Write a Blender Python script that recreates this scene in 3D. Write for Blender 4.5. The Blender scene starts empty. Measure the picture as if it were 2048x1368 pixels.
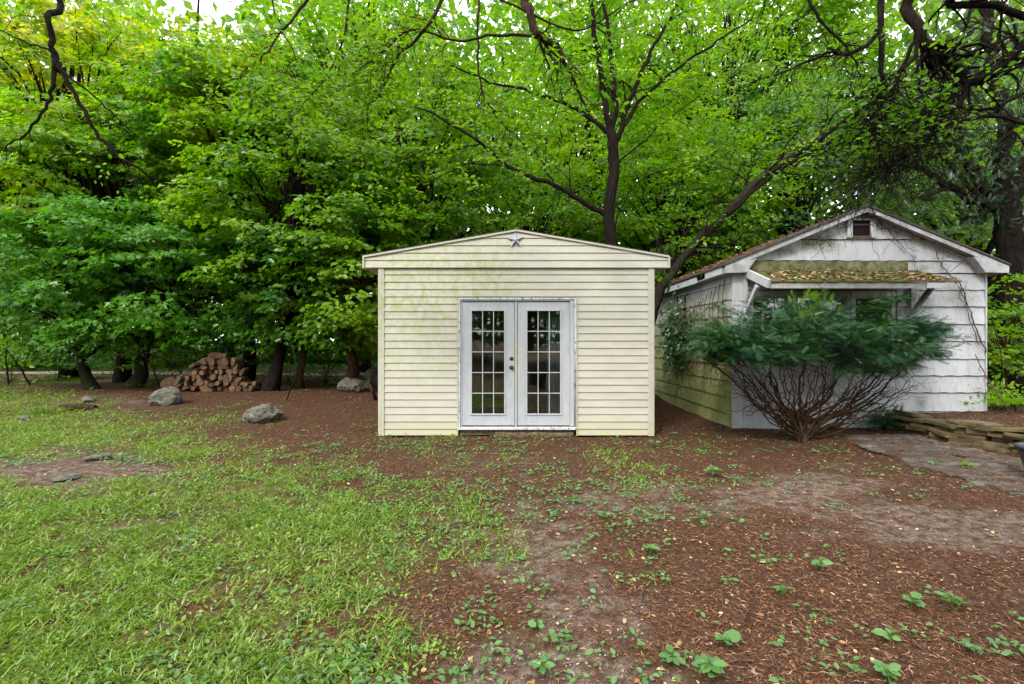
import bpy, bmesh, math, random
import numpy as np
from mathutils import Vector, Matrix, noise as mnoise
rng = np.random.default_rng(7)
random.seed(7)
PI = math.pi
S = bpy.context.scene
C = S.collection
CAMZ, FPX = 1.566, 967.1

# ---------------------------------------------------------------- camera, sky, sun, exposure
cam_d = bpy.data.cameras.new('camera'); cam = bpy.data.objects.new('camera', cam_d); C.objects.link(cam)
cam_d.lens = 17.0; cam_d.sensor_width = 36.0; cam_d.clip_start = 0.05; cam_d.clip_end = 600
cam.location = (0, 0, CAMZ); cam.rotation_euler = (math.radians(90), 0, 0)
S.camera = cam
SUN_EL, SUN_AZ = math.radians(44), math.radians(212)      # azimuth clockwise from +Y: from behind the left shoulder
world = bpy.data.worlds.new('World'); S.world = world; world.use_nodes = True
wt = world.node_tree; wt.nodes.clear()
wo = wt.nodes.new('ShaderNodeOutputWorld'); wb = wt.nodes.new('ShaderNodeBackground')
sky = wt.nodes.new('ShaderNodeTexSky'); sky.sky_type = 'NISHITA'; sky.sun_disc = False
sky.sun_elevation = SUN_EL; sky.sun_rotation = SUN_AZ; sky.dust_density = 4; sky.air_density = 1.2
wm = wt.nodes.new('ShaderNodeMix'); wm.data_type = 'RGBA'; wm.inputs[0].default_value = 0.72
wm.inputs[7].default_value = (15.0, 15.2, 15.6, 1)        # even white cloud cover
wt.links.new(sky.outputs[0], wm.inputs[6]); wt.links.new(wm.outputs[2], wb.inputs[0]); wt.links.new(wb.outputs[0], wo.inputs[0])
wb.inputs[1].default_value = 0.11
sun_d = bpy.data.lights.new('sun', 'SUN'); sun = bpy.data.objects.new('sun', sun_d); C.objects.link(sun)
sun_d.energy = 1.5; sun_d.angle = math.radians(12); sun_d.color = (1, .96, .88)
sdir = Vector((math.sin(SUN_AZ) * math.cos(SUN_EL), math.cos(SUN_AZ) * math.cos(SUN_EL), math.sin(SUN_EL)))
sun.rotation_euler = sdir.to_track_quat('Z', 'Y').to_euler()
S.view_settings.view_transform = 'Standard'; S.view_settings.look = 'None'
S.view_settings.gamma = 1; S.view_settings.use_curve_mapping = False
S.view_settings.exposure = 1.25
S.render.engine = 'CYCLES'
S.cycles.max_bounces = 8; S.cycles.transparent_max_bounces = 8

# ---------------------------------------------------------------- helpers
def W(px, py, Y):
    return Vector(((px - 1024) / FPX * Y, Y, CAMZ - (py - 684) / FPX * Y))
def sstep(a, b, x):
    t = np.clip((x - a) / (b - a), 0, 1); return t * t * (3 - 2 * t)
def hgt(x, y):
    x = np.asarray(x, float); y = np.asarray(y, float)
    z = 0.27 * sstep(8.6, 12.6, y) * (1 - sstep(-2.2, .5, x) * (1 - sstep(12, 15, y)))
    wx = 6.95 + (8.7 - y) * 0.19
    z = np.maximum(z, 0.30 * sstep(wx - .02, wx + .22, x) * sstep(5.0, 5.8, y))
    z = z + .014 * np.sin(x * 1.7 + y * .6) * np.sin(y * 1.3 - x * .4) + .006 * np.sin(x * 5.1 + 1) * np.sin(y * 4.3)
    return z
def H(x, y): return float(hgt(x, y))
def G(px, py):
    """point of the ground seen at a pixel of the photograph"""
    dx, dz = (px - 1024) / FPX, -(py - 684) / FPX
    y = 1.8
    while y < 60 and CAMZ + dz * y > H(dx * y, y): y += .02
    return Vector((dx * y, y, H(dx * y, y)))

class NB:
    def __init__(s, name):
        s.m = bpy.data.materials.new(name); s.m.use_nodes = True; s.t = s.m.node_tree; s.t.nodes.clear()
        s.out = s.t.nodes.new('ShaderNodeOutputMaterial')
    def n(s, typ, **kw):
        nd = s.t.nodes.new('ShaderNode' + typ)
        for k, v in kw.items(): setattr(nd, k, v)
        return nd
    def set(s, sock, v):
        if isinstance(v, bpy.types.NodeSocket): s.t.links.new(v, sock)
        elif isinstance(v, (tuple, list)):
            sock.default_value = (*v, 1) if len(v) == 3 and sock.type == 'RGBA' else v
        else: sock.default_value = v
    def pos(s): return s.n('NewGeometry').outputs['Position']
    def obj(s): return s.n('TexCoord').outputs['Object']
    def isl(s): return s.n('NewGeometry').outputs['Random Per Island']
    def rnd(s): return s.n('ObjectInfo').outputs['Random']
    def mapping(s, v, sc=(1, 1, 1), loc=(0, 0, 0)):
        m = s.n('Mapping'); s.set(m.inputs[0], v); m.inputs[3].default_value = sc; m.inputs[1].default_value = loc; return m.outputs[0]
    def noise(s, v, scale, det=4, rough=.55, dist=0):
        m = s.n('TexNoise'); s.set(m.inputs['Vector'], v); m.inputs['Scale'].default_value = scale
        m.inputs['Detail'].default_value = det; m.inputs['Roughness'].default_value = rough; m.inputs['Distortion'].default_value = dist
        return m.outputs[0]
    def math(s, op, a, b=0., clamp=False):
        m = s.n('Math', operation=op, use_clamp=clamp); s.set(m.inputs[0], a); s.set(m.inputs[1], b); return m.outputs[0]
    def rng(s, v, a, b, c=0., d=1.):
        m = s.n('MapRange'); s.set(m.inputs[0], v); m.inputs[1].default_value = a; m.inputs[2].default_value = b
        m.inputs[3].default_value = c; m.inputs[4].default_value = d; return m.outputs[0]
    def mix(s, f, a, b, blend='MIX'):
        m = s.n('Mix', data_type='RGBA', blend_type=blend); s.set(m.inputs[0], f); s.set(m.inputs[6], a); s.set(m.inputs[7], b); return m.outputs[2]
    def sep(s, v):
        m = s.n('SeparateXYZ'); s.set(m.inputs[0], v); return m.outputs
    def box(s, v, x0, x1, z0, z1, soft):
        """a soft rectangular stain area on a wall, in metres"""
        x, y, z = s.sep(v)
        a = s.rng(x, x0 - soft, x0 + soft); b = s.rng(x, x1 + soft, x1 - soft)
        c = s.rng(z, z0 - soft, z0 + soft); d = s.rng(z, z1 + soft, z1 - soft)
        return s.math('MULTIPLY', s.math('MULTIPLY', a, b), s.math('MULTIPLY', c, d))
    def bump(s, h, strength=.3, dist=.01):
        m = s.n('Bump'); m.inputs['Strength'].default_value = strength; m.inputs['Distance'].default_value = dist
        s.set(m.inputs['Height'], h); return m.outputs[0]
    def bsdf(s, col, rough=.6, normal=None, spec=.4, metal=0., trans=0., ior=1.45):
        b = s.n('BsdfPrincipled'); s.set(b.inputs['Base Color'], col); s.set(b.inputs['Roughness'], rough)
        b.inputs['Specular IOR Level'].default_value = spec; b.inputs['Metallic'].default_value = metal
        b.inputs['Transmission Weight'].default_value = trans; b.inputs['IOR'].default_value = ior
        if normal is not None: s.set(b.inputs['Normal'], normal)
        return b.outputs[0]
    def done(s, sh): s.t.links.new(sh, s.out.inputs[0]); return s.m

def leaf_mat(name, a, b, c=None, tl=.42, rough=.33, scale=.5, spec=.5):
    N = NB(name)
    col = N.mix(N.isl(), a, b)
    if c is not None: col = N.mix(N.rng(N.noise(N.pos(), scale, 3), .42, .62), col, c)
    col2 = N.mix(N.rng(N.noise(N.pos(), 5.0, 2), .3, .7, .7, 1.0), (0, 0, 0), col)
    p = N.bsdf(col2, rough, spec=spec)
    t = N.n('BsdfTranslucent'); N.set(t.inputs[0], N.mix(1, col2, (1.35, 1.5, .6), 'MULTIPLY'))
    m = N.n('MixShader'); m.inputs[0].default_value = tl
    N.t.links.new(p, m.inputs[1]); N.t.links.new(t.outputs[0], m.inputs[2])
    return N.done(m.outputs[0])

def bark_mat(name, a, b, moss=None):
    N = NB(name); v = N.mapping(N.pos(), (1, 1, .25))
    f = N.noise(v, 22, 6, .7)
    col = N.mix(N.rng(f, .35, .65), a, b)
    if moss: col = N.mix(N.rng(N.noise(N.pos(), 2.2, 4), .5, .66, 0, .8), col, moss)
    return N.done(N.bsdf(col, .9, N.bump(f, .9, .03), spec=.06))

def simple(name, a, b, scale=8, rough=.7, spec=.3, bump=.2, metal=0.):
    N = NB(name); f = N.noise(N.pos(), scale, 6, .65)
    return N.done(N.bsdf(N.mix(N.rng(f, .3, .7), a, b), rough, N.bump(f, bump, .01), spec, metal))

M = {}
M['maple'] = leaf_mat('maple_leaf', (.065, .18, .006), (.12, .26, .008), (.18, .31, .008), tl=.52)
M['bright'] = leaf_mat('bright_leaf', (.14, .29, .005), (.26, .39, .007), (.08, .22, .008), tl=.58)
M['yellow'] = leaf_mat('backlit_yellow_leaf', (.26, .36, .008), (.46, .40, .012), (.16, .32, .010), tl=.55)  # glow of backlit upper left crowns put into the leaf colour
M['lime'] = leaf_mat('backlit_lime_leaf', (.20, .36, .006), (.36, .46, .01), (.12, .27, .008), tl=.6)  # light shining through the leaves, set here as a lime base colour
M['dark'] = leaf_mat('dark_leaf', (.025, .10, .010), (.045, .15, .014), (.08, .21, .010), tl=.45)
M['blue'] = leaf_mat('cool_leaf', (.06, .21, .018), (.14, .32, .045), (.08, .24, .008), tl=.5)
M['conifer'] = leaf_mat('conifer_needle', (.014, .045, .018), (.028, .075, .03), None, tl=.2)
M['yew'] = leaf_mat('yew_needle', (.008, .055, .022), (.020, .095, .038), (.03, .10, .016), tl=.2, scale=1.6)
M['cover'] = leaf_mat('ground_cover_leaf', (.12, .26, .018), (.22, .39, .04), (.26, .34, .05), tl=.32, scale=.9)
M['weed'] = leaf_mat('weed_leaf', (.08, .20, .05), (.13, .27, .07), None, tl=.35)
M['grass'] = leaf_mat('grass_blade', (.17, .31, .03), (.32, .40, .09), None, tl=.35)
M['ivy'] = leaf_mat('ivy_leaf', (.012, .05, .012), (.03, .095, .02), None, tl=.25)
M['bark'] = bark_mat('dark_bark', (.004, .003, .0025), (.018, .014, .011))
M['bark_brown'] = bark_mat('brown_bark', (.018, .010, .006), (.065, .040, .024))
M['bark_moss'] = bark_mat('mossy_bark', (.007, .006, .0045), (.026, .021, .015), (.02, .032, .008))
M['twig'] = bark_mat('twig_bark', (.012, .008, .0055), (.05, .031, .02))
M['vine'] = bark_mat('vine_bark', (.07, .042, .03), (.16, .10, .07))

def litter_mat(name, cols):
    N = NB(name); r = N.isl(); ra = N.n('ValToRGB'); N.set(ra.inputs[0], r)
    cr = ra.color_ramp; cr.interpolation = 'CONSTANT'
    cr.elements[0].position = 0; cr.elements[0].color = (*cols[0], 1)
    cr.elements[1].position = 1 / len(cols); cr.elements[1].color = (*cols[1], 1)
    for i, c in enumerate(cols[2:]):
        e = cr.elements.new((i + 2) / len(cols)); e.color = (*c, 1)
    return N.done(N.bsdf(ra.outputs[0], .75, spec=.25))
M['litter'] = litter_mat('needle_litter', [(.10, .04, .02), (.16, .065, .03), (.07, .03, .018), (.22, .10, .045), (.05, .026, .018), (.13, .05, .024), (.34, .22, .13), (.09, .04, .022), (.20, .10, .05), (.06, .028, .018), (.12, .045, .022)])
M['dryleaf'] = litter_mat('dry_leaf', [(.34, .22, .12), (.22, .11, .05), (.42, .32, .2), (.3, .16, .07), (.36, .3, .12)])

def mesh_np(name, verts, faces_idx, fsize, mat, smooth=False):
    """verts (N,3), faces_idx flat loop indices, fsize verts per face (int or array)"""
    me = bpy.data.meshes.new(name); nv = len(verts); nl = len(faces_idx)
    if np.isscalar(fsize): nf = nl // fsize; starts = np.arange(nf) * fsize
    else: nf = len(fsize); starts = np.concatenate([[0], np.cumsum(fsize)[:-1]])
    me.vertices.add(nv); me.vertices.foreach_set('co', np.ascontiguousarray(verts, dtype=np.float32).ravel())
    me.loops.add(nl); me.loops.foreach_set('vertex_index', np.ascontiguousarray(faces_idx, dtype=np.int32))
    me.polygons.add(nf); me.polygons.foreach_set('loop_start', np.ascontiguousarray(starts, dtype=np.int32))
    me.update(calc_edges=True)
    if smooth: me.polygons.foreach_set('use_smooth', np.ones(nf, dtype=bool))
    if mat: me.materials.append(mat)
    return me

def link(name, me, parent=None):
    o = bpy.data.objects.new(name, me); C.objects.link(o)
    if parent is not None:
        o.parent = parent
        if parent.type == 'EMPTY' or True:
            o.matrix_parent_inverse = Matrix.Identity(4)
    return o
def tag(o, label=None, cat=None, group=None, kind=None):
    if label: o['label'] = label
    if cat: o['category'] = cat
    if group: o['group'] = group
    if kind: o['kind'] = kind
    return o
def thing(name, label, cat, loc=(0, 0, 0), group=None, rz=0):
    o = bpy.data.objects.new(name, None); C.objects.link(o); o.location = loc; o.rotation_euler = (0, 0, rz)
    o.empty_display_size = .2
    return tag(o, label, cat, group)
def wchild(name, me, parent):
    """child whose mesh is in world coordinates while its parent stands at a base point"""
    me.transform(Matrix.Translation(-Vector(parent.location)))
    return link(name, me, parent)

class MB:
    """collects simple shapes into one mesh"""
    def __init__(s): s.v = []; s.f = []; s.mi = []
    def add(s, vs, fs, mi=0):
        b = len(s.v); s.v += [tuple(v) for v in vs]; s.f += [tuple(i + b for i in f) for f in fs]; s.mi += [mi] * len(fs); return s
    def box(s, x0, x1, y0, y1, z0, z1, mi=0):
        return s.add([(x0, y0, z0), (x1, y0, z0), (x1, y1, z0), (x0, y1, z0), (x0, y0, z1), (x1, y0, z1), (x1, y1, z1), (x0, y1, z1)],
                     [(0, 3, 2, 1), (4, 5, 6, 7), (0, 1, 5, 4), (1, 2, 6, 5), (2, 3, 7, 6), (3, 0, 4, 7)], mi)
    def beam(s, a, b, w, h, mi=0):
        """box from point a to point b, w wide horizontally, h tall"""
        a, b = Vector(a), Vector(b); d = (b - a).normalized(); sd = d.cross(Vector((0, 0, 1)))
        if sd.length < 1e-3: sd = Vector((1, 0, 0))
        sd.normalize(); u = sd.cross(d)
        vs = [p + sd * (i * w / 2) + u * (j * h / 2) for p in (a, b) for i, j in ((-1, -1), (1, -1), (1, 1), (-1, 1))]
        return s.add(vs, [(0, 1, 2, 3), (7, 6, 5, 4), (0, 4, 5, 1), (1, 5, 6, 2), (2, 6, 7, 3), (3, 7, 4, 0)], mi)
    def mesh(s, name, mats, bevel=0, smooth=False):
        me = bpy.data.meshes.new(name); me.from_pydata(s.v, [], s.f)
        for m in (mats if isinstance(mats, (list, tuple)) else [mats]): me.materials.append(m)
        me.polygons.foreach_set('material_index', s.mi)
        bm = bmesh.new(); bm.from_mesh(me)
        bmesh.ops.recalc_face_normals(bm, faces=bm.faces)
        if bevel: bmesh.ops.bevel(bm, geom=bm.edges[:], offset=bevel, segments=1, affect='EDGES')
        bm.to_mesh(me); bm.free()
        if smooth: me.polygons.foreach_set('use_smooth', [True] * len(me.polygons))
        return me

def smooth_path(pts, k=4, jit=0.):
    P = np.array([tuple(p) for p in pts], float); n = len(P); out = []
    E = np.vstack([2 * P[0] - P[1], P, 2 * P[-1] - P[-2]])
    for i in range(n - 1):
        p0, p1, p2, p3 = E[i:i + 4]
        for t in np.linspace(0, 1, k, endpoint=False):
            out.append(.5 * ((2 * p1) + (-p0 + p2) * t + (2 * p0 - 5 * p1 + 4 * p2 - p3) * t * t + (-p0 + 3 * p1 - 3 * p2 + p3) * t ** 3))
    out.append(P[-1]); out = np.array(out)
    if jit: out[1:-1] += rng.normal(0, jit, out[1:-1].shape)
    return out

def tubes(name, lines, mat, sides=6, lump=.0):
    """lines: list of (points (n,3), radii (n,)); joined into one mesh"""
    V, F, base = [], [], 0
    ang = np.arange(sides) * 2 * PI / sides
    for pts, rad in lines:
        pts = np.asarray(pts, float); rad = np.asarray(rad, float); n = len(pts)
        if n < 2: continue
        t = np.gradient(pts, axis=0); t /= np.linalg.norm(t, axis=1)[:, None] + 1e-9
        ref = np.array([.31, .95, .05]) if abs(t[0, 1]) < .8 else np.array([.95, .1, .3])
        u = np.cross(t, ref); u /= np.linalg.norm(u, axis=1)[:, None] + 1e-9; w = np.cross(t, u)
        r = rad[:, None] * np.ones((1, sides))
        if lump: r = r * (1 + rng.normal(0, lump, r.shape))
        ring = pts[:, None, :] + r[..., None] * (np.cos(ang)[None, :, None] * u[:, None, :] + np.sin(ang)[None, :, None] * w[:, None, :])
        V.append(ring.reshape(-1, 3))
        i = np.arange(n - 1)[:, None] * sides + np.arange(sides)[None, :]
        j = np.arange(n - 1)[:, None] * sides + (np.arange(sides)[None, :] + 1) % sides
        q = np.stack([i, j, j + sides, i + sides], -1).reshape(-1, 4) + base
        F.append(q); base += n * sides
    return mesh_np(name, np.vstack(V), np.vstack(F).ravel(), 4, mat, True)

# leaf templates: x across, y along, z up
def tmpl(kind):
    if kind == 'oval':
        v = [(0, 0, 0), (-.28, .32, .07), (-.24, .68, .05), (0, 1, -.06), (.24, .68, .05), (.28, .32, .07), (0, .5, -.02)]
        f = [(0, 6, 2, 1), (6, 3, 2), (0, 5, 4, 6), (6, 4, 3)]
    elif kind == 'maple':
        v = [(0, 0, 0), (-.34, .12, .05), (-.24, .30, .03), (-.52, .56, .08), (-.2, .62, .03), (0, 1, -.08),
             (.2, .62, .03), (.52, .56, .08), (.24, .30, .03), (.34, .12, .05), (0, .5, -.03)]
        f = [(0, 10, 4, 3, 2, 1), (10, 5, 4), (0, 9, 8, 7, 6, 10), (10, 6, 5)]
    elif kind == 'star':
        v = [(0, 0, 0), (-.46, .38, .07), (-.17, .52, .03), (0, 1, -.07), (.17, .52, .03), (.46, .38, .07)]; f = [(0, 3, 2, 1), (0, 5, 4, 3)]
    elif kind == 'quad':
        v = [(0, 0, 0), (-.3, .5, .05), (0, 1, -.05), (.3, .5, .05)]; f = [(0, 3, 2, 1)]
    elif kind == 'round':
        v = [(0, 0, 0), (-.42, .25, .06), (-.36, .72, .04), (0, .95, 0), (.36, .72, .04), (.42, .25, .06)]; f = [(0, 3, 2, 1), (0, 5, 4, 3)]
    elif kind == 'clover':
        v = [(0, 0, 0), (-.30, .35, .06), (-.22, .75, .03), (0, 1, -.03), (.22, .75, .03), (.30, .35, .06)]; f = [(0, 3, 2, 1), (0, 5, 4, 3)]
    elif kind == 'blade':
        v = [(-.04, 0, 0), (.04, 0, 0), (.03, .55, .12), (0, 1, 0), (-.03, .55, .12)]; f = [(0, 1, 2, 3, 4)]
    elif kind == 'sliver':
        v = [(0, 0, 0), (.17, .5, .12), (0, 1, 0), (.07, .5, .08)]; f = [(0, 1, 3), (3, 1, 2)]
    elif kind == 'frond':                                   # twig with two flat rows of needles
        v = [(-.012, 0, 0), (.012, 0, 0), (0, 1, 0)]; f = [(0, 1, 2)]
        for k in range(6):
            y = .08 + k * .15; L = .27 * (1 - .45 * abs(k - 2) / 4)
            for s in (-1, 1):
                b = len(v); v += [(0, y - .035, 0), (s * L, y + .16, .03), (0, y + .045, 0)]; f.append((b, b + 1, b + 2))
    elif kind == 'tuft':                                    # bare-tipped conifer twig
        v = [(-.01, 0, 0), (.01, 0, 0), (0, 1, 0)]; f = [(0, 1, 2)]
        for k in range(6):
            y = .2 + k * .13; a = k * 2.4
            for s in (0, PI):
                b = len(v); v += [(0, y - .02, 0), (math.cos(a + s) * .16, y + .16, math.sin(a + s) * .16), (0, y + .02, 0)]; f.append((b, b + 1, b + 2))
    return np.array(v, float), f
T = {k: tmpl(k) for k in ('oval', 'maple', 'star', 'quad', 'round', 'clover', 'blade', 'sliver', 'frond', 'tuft')}

def leaves(name, P, A, Nn, size, kind, mat):
    """P base points, A leaf axes, Nn leaf normals, size per leaf"""
    tv, tf = T[kind]; n = len(P)
    A = A / (np.linalg.norm(A, axis=1)[:, None] + 1e-9)
    X = np.cross(A, Nn); X /= np.linalg.norm(X, axis=1)[:, None] + 1e-9; Z = np.cross(X, A)
    s = size[:, None, None]
    V = P[:, None, :] + s * (tv[None, :, 0, None] * X[:, None, :] + tv[None, :, 1, None] * A[:, None, :] + tv[None, :, 2, None] * Z[:, None, :])
    k = len(tv); flat = np.concatenate([np.array(f) for f in tf]); fs = np.array([len(f) for f in tf])
    idx = (np.arange(n)[:, None] * k + flat[None, :]).ravel()
    return mesh_np(name, V.reshape(-1, 3), idx, np.tile(fs, n), mat)

def sprays(c, d, L, nl, wid, leaf, up=1.0, droop=.25, out=.75, r=rng):
    """flat leafy twigs: centres c, directions d; returns P, A, N, size arrays"""
    n = len(c); d = d / (np.linalg.norm(d, axis=1)[:, None] + 1e-9)
    sd = np.cross(d, [0, 0, 1.]); sd /= np.linalg.norm(sd, axis=1)[:, None] + 1e-9
    t = r.random((n, nl)); w = r.normal(0, 1, (n, nl)) * wid * (.35 + .65 * np.sin(PI * np.clip(t, .05, .95)))
    P = c[:, None, :] + d[:, None, :] * (t * L[:, None])[..., None] + sd[:, None, :] * w[..., None] + r.normal(0, .035, (n, nl, 3))
    P[..., 2] -= droop * (t * L[:, None]) ** 2 + .25 * np.abs(w) ** 1.5
    sg = np.sign(w)
    A = d[:, None, :] * .7 + sd[:, None, :] * (sg * .8)[..., None] + r.normal(0, .35, (n, nl, 3)); A[..., 2] -= .28
    Nn = np.array([0, 0, up])[None, None, :] + d[:, None, :] * out + r.normal(0, .42, (n, nl, 3))
    s = leaf * r.uniform(.6, 1.25, (n, nl))
    return P.reshape(-1, 3), A.reshape(-1, 3), Nn.reshape(-1, 3), s.ravel()

def wander(a, b, n, bow, jit, r=rng):
    a, b = np.array(a, float), np.array(b, float); t = np.linspace(0, 1, n)[:, None]
    p = a + (b - a) * t; p[:, 2] += bow * np.sin(PI * t[:, 0])
    L = np.linalg.norm(b - a); p[1:-1] += np.cumsum(r.normal(0, jit * L / n, (n - 2, 3)), 0) * (1 - t[1:-1])
    return p

def twiggy(path, rad, count, length, levels=2, r=rng, down=0.):
    """random forking twigs along a path"""
    out = []; L = len(path)
    for _ in range(count):
        i = r.integers(max(1, L // 5), L); d = path[i] - path[i - 1]; d = d / (np.linalg.norm(d) + 1e-9)
        v = r.normal(0, 1, 3); v -= v.dot(d) * d; v /= np.linalg.norm(v); v = d * .7 + v * .8; v[2] -= down
        l = length * r.uniform(.4, 1.1); n = 6; p = [path[i].copy()]
        v = v / np.linalg.norm(v)
        for k in range(n): p.append(p[-1] + v * l / n); v = v + r.normal(0, .28, 3); v[2] -= down * .15; v /= np.linalg.norm(v)
        p = np.array(p); r0 = min(rad[i] * .55, rad[i]); rr = np.linspace(r0, max(.0025, r0 * .25), n + 1)
        out.append((p, rr))
        if levels > 1: out += twiggy(p, rr, 3, length * .55, levels - 1, r, down)
    return out

def ellipsoid_pts(n, c, rad, r, shell=.45, zcut=None):
    v = r.normal(0, 1, (n, 3)); v /= np.linalg.norm(v, axis=1)[:, None]
    q = r.uniform(shell, 1, n) ** .6
    return np.array(c) + v * q[:, None] * np.array(rad)

def tree(name, label, base, crown_c, crown_r, trunk_r, nclump, spr, nl, leafsize, mat, kind='maple', bark='bark',
         group=None, seed=1, flat=.3, trunk_path=None, clump_r=.9, L=.6, top=None, cat='tree', shell=.45, droop=.25, lump=.05):
    r = np.random.default_rng(seed)
    b = np.array([base[0], base[1], H(base[0], base[1]) - .08])
    root = thing(name, label, cat, tuple(b), group)
    cc = np.array(crown_c, float); cr = np.array(crown_r, float)
    if trunk_path is None:
        t_top = cc + np.array([0, 0, cr[2] * .55])
        trunk_path = wander(b, t_top, 12, 0, .25, r)
    n = len(trunk_path); tr = trunk_r * np.linspace(1, .12, n) ** .9; tr[0] *= 1.45; tr[1] *= 1.1
    wchild('trunk', tubes('trunk', [(trunk_path, tr)], M[bark], 9, lump), root)
    cl = ellipsoid_pts(nclump, cc, cr, r, shell)
    cl[:, 2] = np.maximum(cl[:, 2], b[2] + 1.2)
    br = []
    for c in cl:
        dz = c[2] - b[2]; k = int(np.clip(np.searchsorted(trunk_path[:, 2], b[2] + dz * .55), 1, n - 2))
        a = trunk_path[k]; p = wander(a, c, 7, .12 * np.linalg.norm(c - a), .25, r)
        br.append((p, np.linspace(min(tr[k] * .55, .05 + .012 * np.linalg.norm(c - a)), .008, 7)))
        br += twiggy(p, br[-1][1], 3, clump_r * .9, 1, r)
    tag(wchild('branches', tubes('branches', br, M[bark], 5), root), kind='stuff')
    # leafy sprays round every branch end
    cs, ds = [], []
    for c in cl:
        ph = r.uniform(0, 2 * PI, spr); rr = clump_r * np.sqrt(r.random(spr)) * .8
        o = np.stack([np.cos(ph) * rr, np.sin(ph) * rr, r.normal(0, flat * .5, spr) - .18 * rr], 1)
        out = (c - cc) / cr; outn = out / (np.linalg.norm(out) + 1e-6)
        d = np.stack([np.cos(ph), np.sin(ph), r.normal(-.1, .2, spr)], 1) + outn * .7
        cs.append(c + o); ds.append(d)
    cs = np.vstack(cs); ds = np.vstack(ds); ds[:, 2] = ds[:, 2] * .5 - .05
    if kind in ('frond', 'tuft'):
        nn = np.tile([[0, 0, 1.]], (len(cs) * nl, 1)) + r.normal(0, .3, (len(cs) * nl, 3))
        P = np.repeat(cs, nl, 0) + r.normal(0, .16, (len(cs) * nl, 3)); A = np.repeat(ds, nl, 0) + r.normal(0, .6, (len(cs) * nl, 3))
        s = leafsize * r.uniform(.6, 1.2, len(P))
    else:
        P, A, nn, s = sprays(cs, ds, L * r.uniform(.6, 1.3, len(cs)), nl, .16 * L / .6, leafsize, droop=droop, out=1.3 if kind == 'quad' else .85, r=r)
    tag(wchild('foliage', leaves('foliage', P, A, nn, s, kind, M[mat]), root), kind='stuff')
    return root

# ---------------------------------------------------------------- ground
GX = np.arange(0, 17) * 128
GY = np.array([780, 795, 812, 830, 850, 880, 910, 940, 970, 1010, 1060, 1120, 1180, 1250, 1368.])
GT = ['53000000000000000', '86200000000000000', '85321000000000000', '87443100000000000', '98653110000000000',
      '98653233333331000', '64454323444421110', '21256432323322110', '53577543224322111', '88887654322111101',
      '86567775332110000', '87757886433211000', '88876762221100000', '88888652210010000', '99987653333201101']
ST = ['00000000000000000', '02200000000000000', '02210000000000000', '00200000000000000', '00000000000000000',
      '00000000000000000', '23310011100000000', '67520012210012000', '44300011122245200', '00000011223333320',
      '02430002440012577', '01121001430000122', '00000000232000012', '00000002243100000', '00000003455200000']
def table(tt, px, py):
    A = np.array([[int(c) for c in row] for row in tt], float)
    fx = np.clip(px / 128, 0, 15.999); iy = np.clip(np.searchsorted(GY, py) - 1, 0, len(GY) - 2)
    fy = np.clip((py - GY[iy]) / (GY[iy + 1] - GY[iy]), 0, 1); ix = fx.astype(int); fx = fx - ix
    return ((A[iy, ix] * (1 - fx) + A[iy, ix + 1] * fx) * (1 - fy) + (A[iy + 1, ix] * (1 - fx) + A[iy + 1, ix + 1] * fx) * fy) / 9
def vnoise(x, y, s, seed=0):
    r = np.random.default_rng(seed); K = r.random((256, 256)); x = x * s + 1000; y = y * s + 1000
    ix, iy = np.floor(x).astype(int), np.floor(y).astype(int); fx, fy = x - ix, y - iy
    fx = fx * fx * (3 - 2 * fx); fy = fy * fy * (3 - 2 * fy)
    g = lambda i, j: K[i % 256, j % 256]
    return (g(ix, iy) * (1 - fx) + g(ix + 1, iy) * fx) * (1 - fy) + (g(ix, iy + 1) * (1 - fx) + g(ix + 1, iy + 1) * fx) * fy
def masks(x, y):
    yy = np.maximum(y, 1.2); px = x / yy * FPX + 1024; py = 684 + (CAMZ - hgt(x, y)) * FPX / yy
    px = np.clip(px, 0, 2048); py = np.clip(py, 700, 1368)
    g = table(GT, px, py); s = table(ST, px, py)
    far = np.maximum(sstep(14, 17, y), 1 - sstep(-1, 1.3, y)); g = g * (1 - far) + far * (.6 + .3 * np.sin(x * .9) * np.sin(y * .7))
    s = s * (1 - far) + far * .1
    n = .5 * vnoise(x, y, 2.3, 1) + .3 * vnoise(x, y, 6.1, 2) + .2 * vnoise(x, y, 14, 3)
    n2 = .35 * vnoise(x, y * 1.8, 1.7, 4) + .35 * vnoise(x, y, 5.3, 5) + .3 * vnoise(x, y, 13, 6)
    g = g ** 1.35; gd = np.clip((g * 1.35 + n - .84) / .6, 0, 1) * np.clip(g * 4, 0, 1)
    sd = np.clip((s * 1.15 + n2 - .70) / .26, 0, 1) * np.clip(s * 4, 0, 1)
    return gd, sd
def axis(fine0, fine1, step, far, k=1.35):
    a = list(np.arange(fine0, fine1 + 1e-6, step)); s = step
    while a[-1] < far: s *= k; a.append(a[-1] + s)
    s = step
    while a[0] > -far: s *= k; a.insert(0, a[0] - s)
    return np.array(a)
gx, gy = axis(-9, 9, .085, 260), axis(1.4, 13.5, .085, 260)
XX, YY = np.meshgrid(gx, gy); ZZ = hgt(XX, YY) + .012 * (vnoise(XX, YY, 7, 8) - .5) + .02 * (vnoise(XX, YY, 2.1, 9) - .5)
nx, ny = len(gx), len(gy)
ii = (np.arange(ny - 1)[:, None] * nx + np.arange(nx - 1)[None, :]).ravel()
quad = np.stack([ii, ii + 1, ii + nx + 1, ii + nx], 1)
gm, sm = masks(XX.ravel(), YY.ravel())

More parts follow.
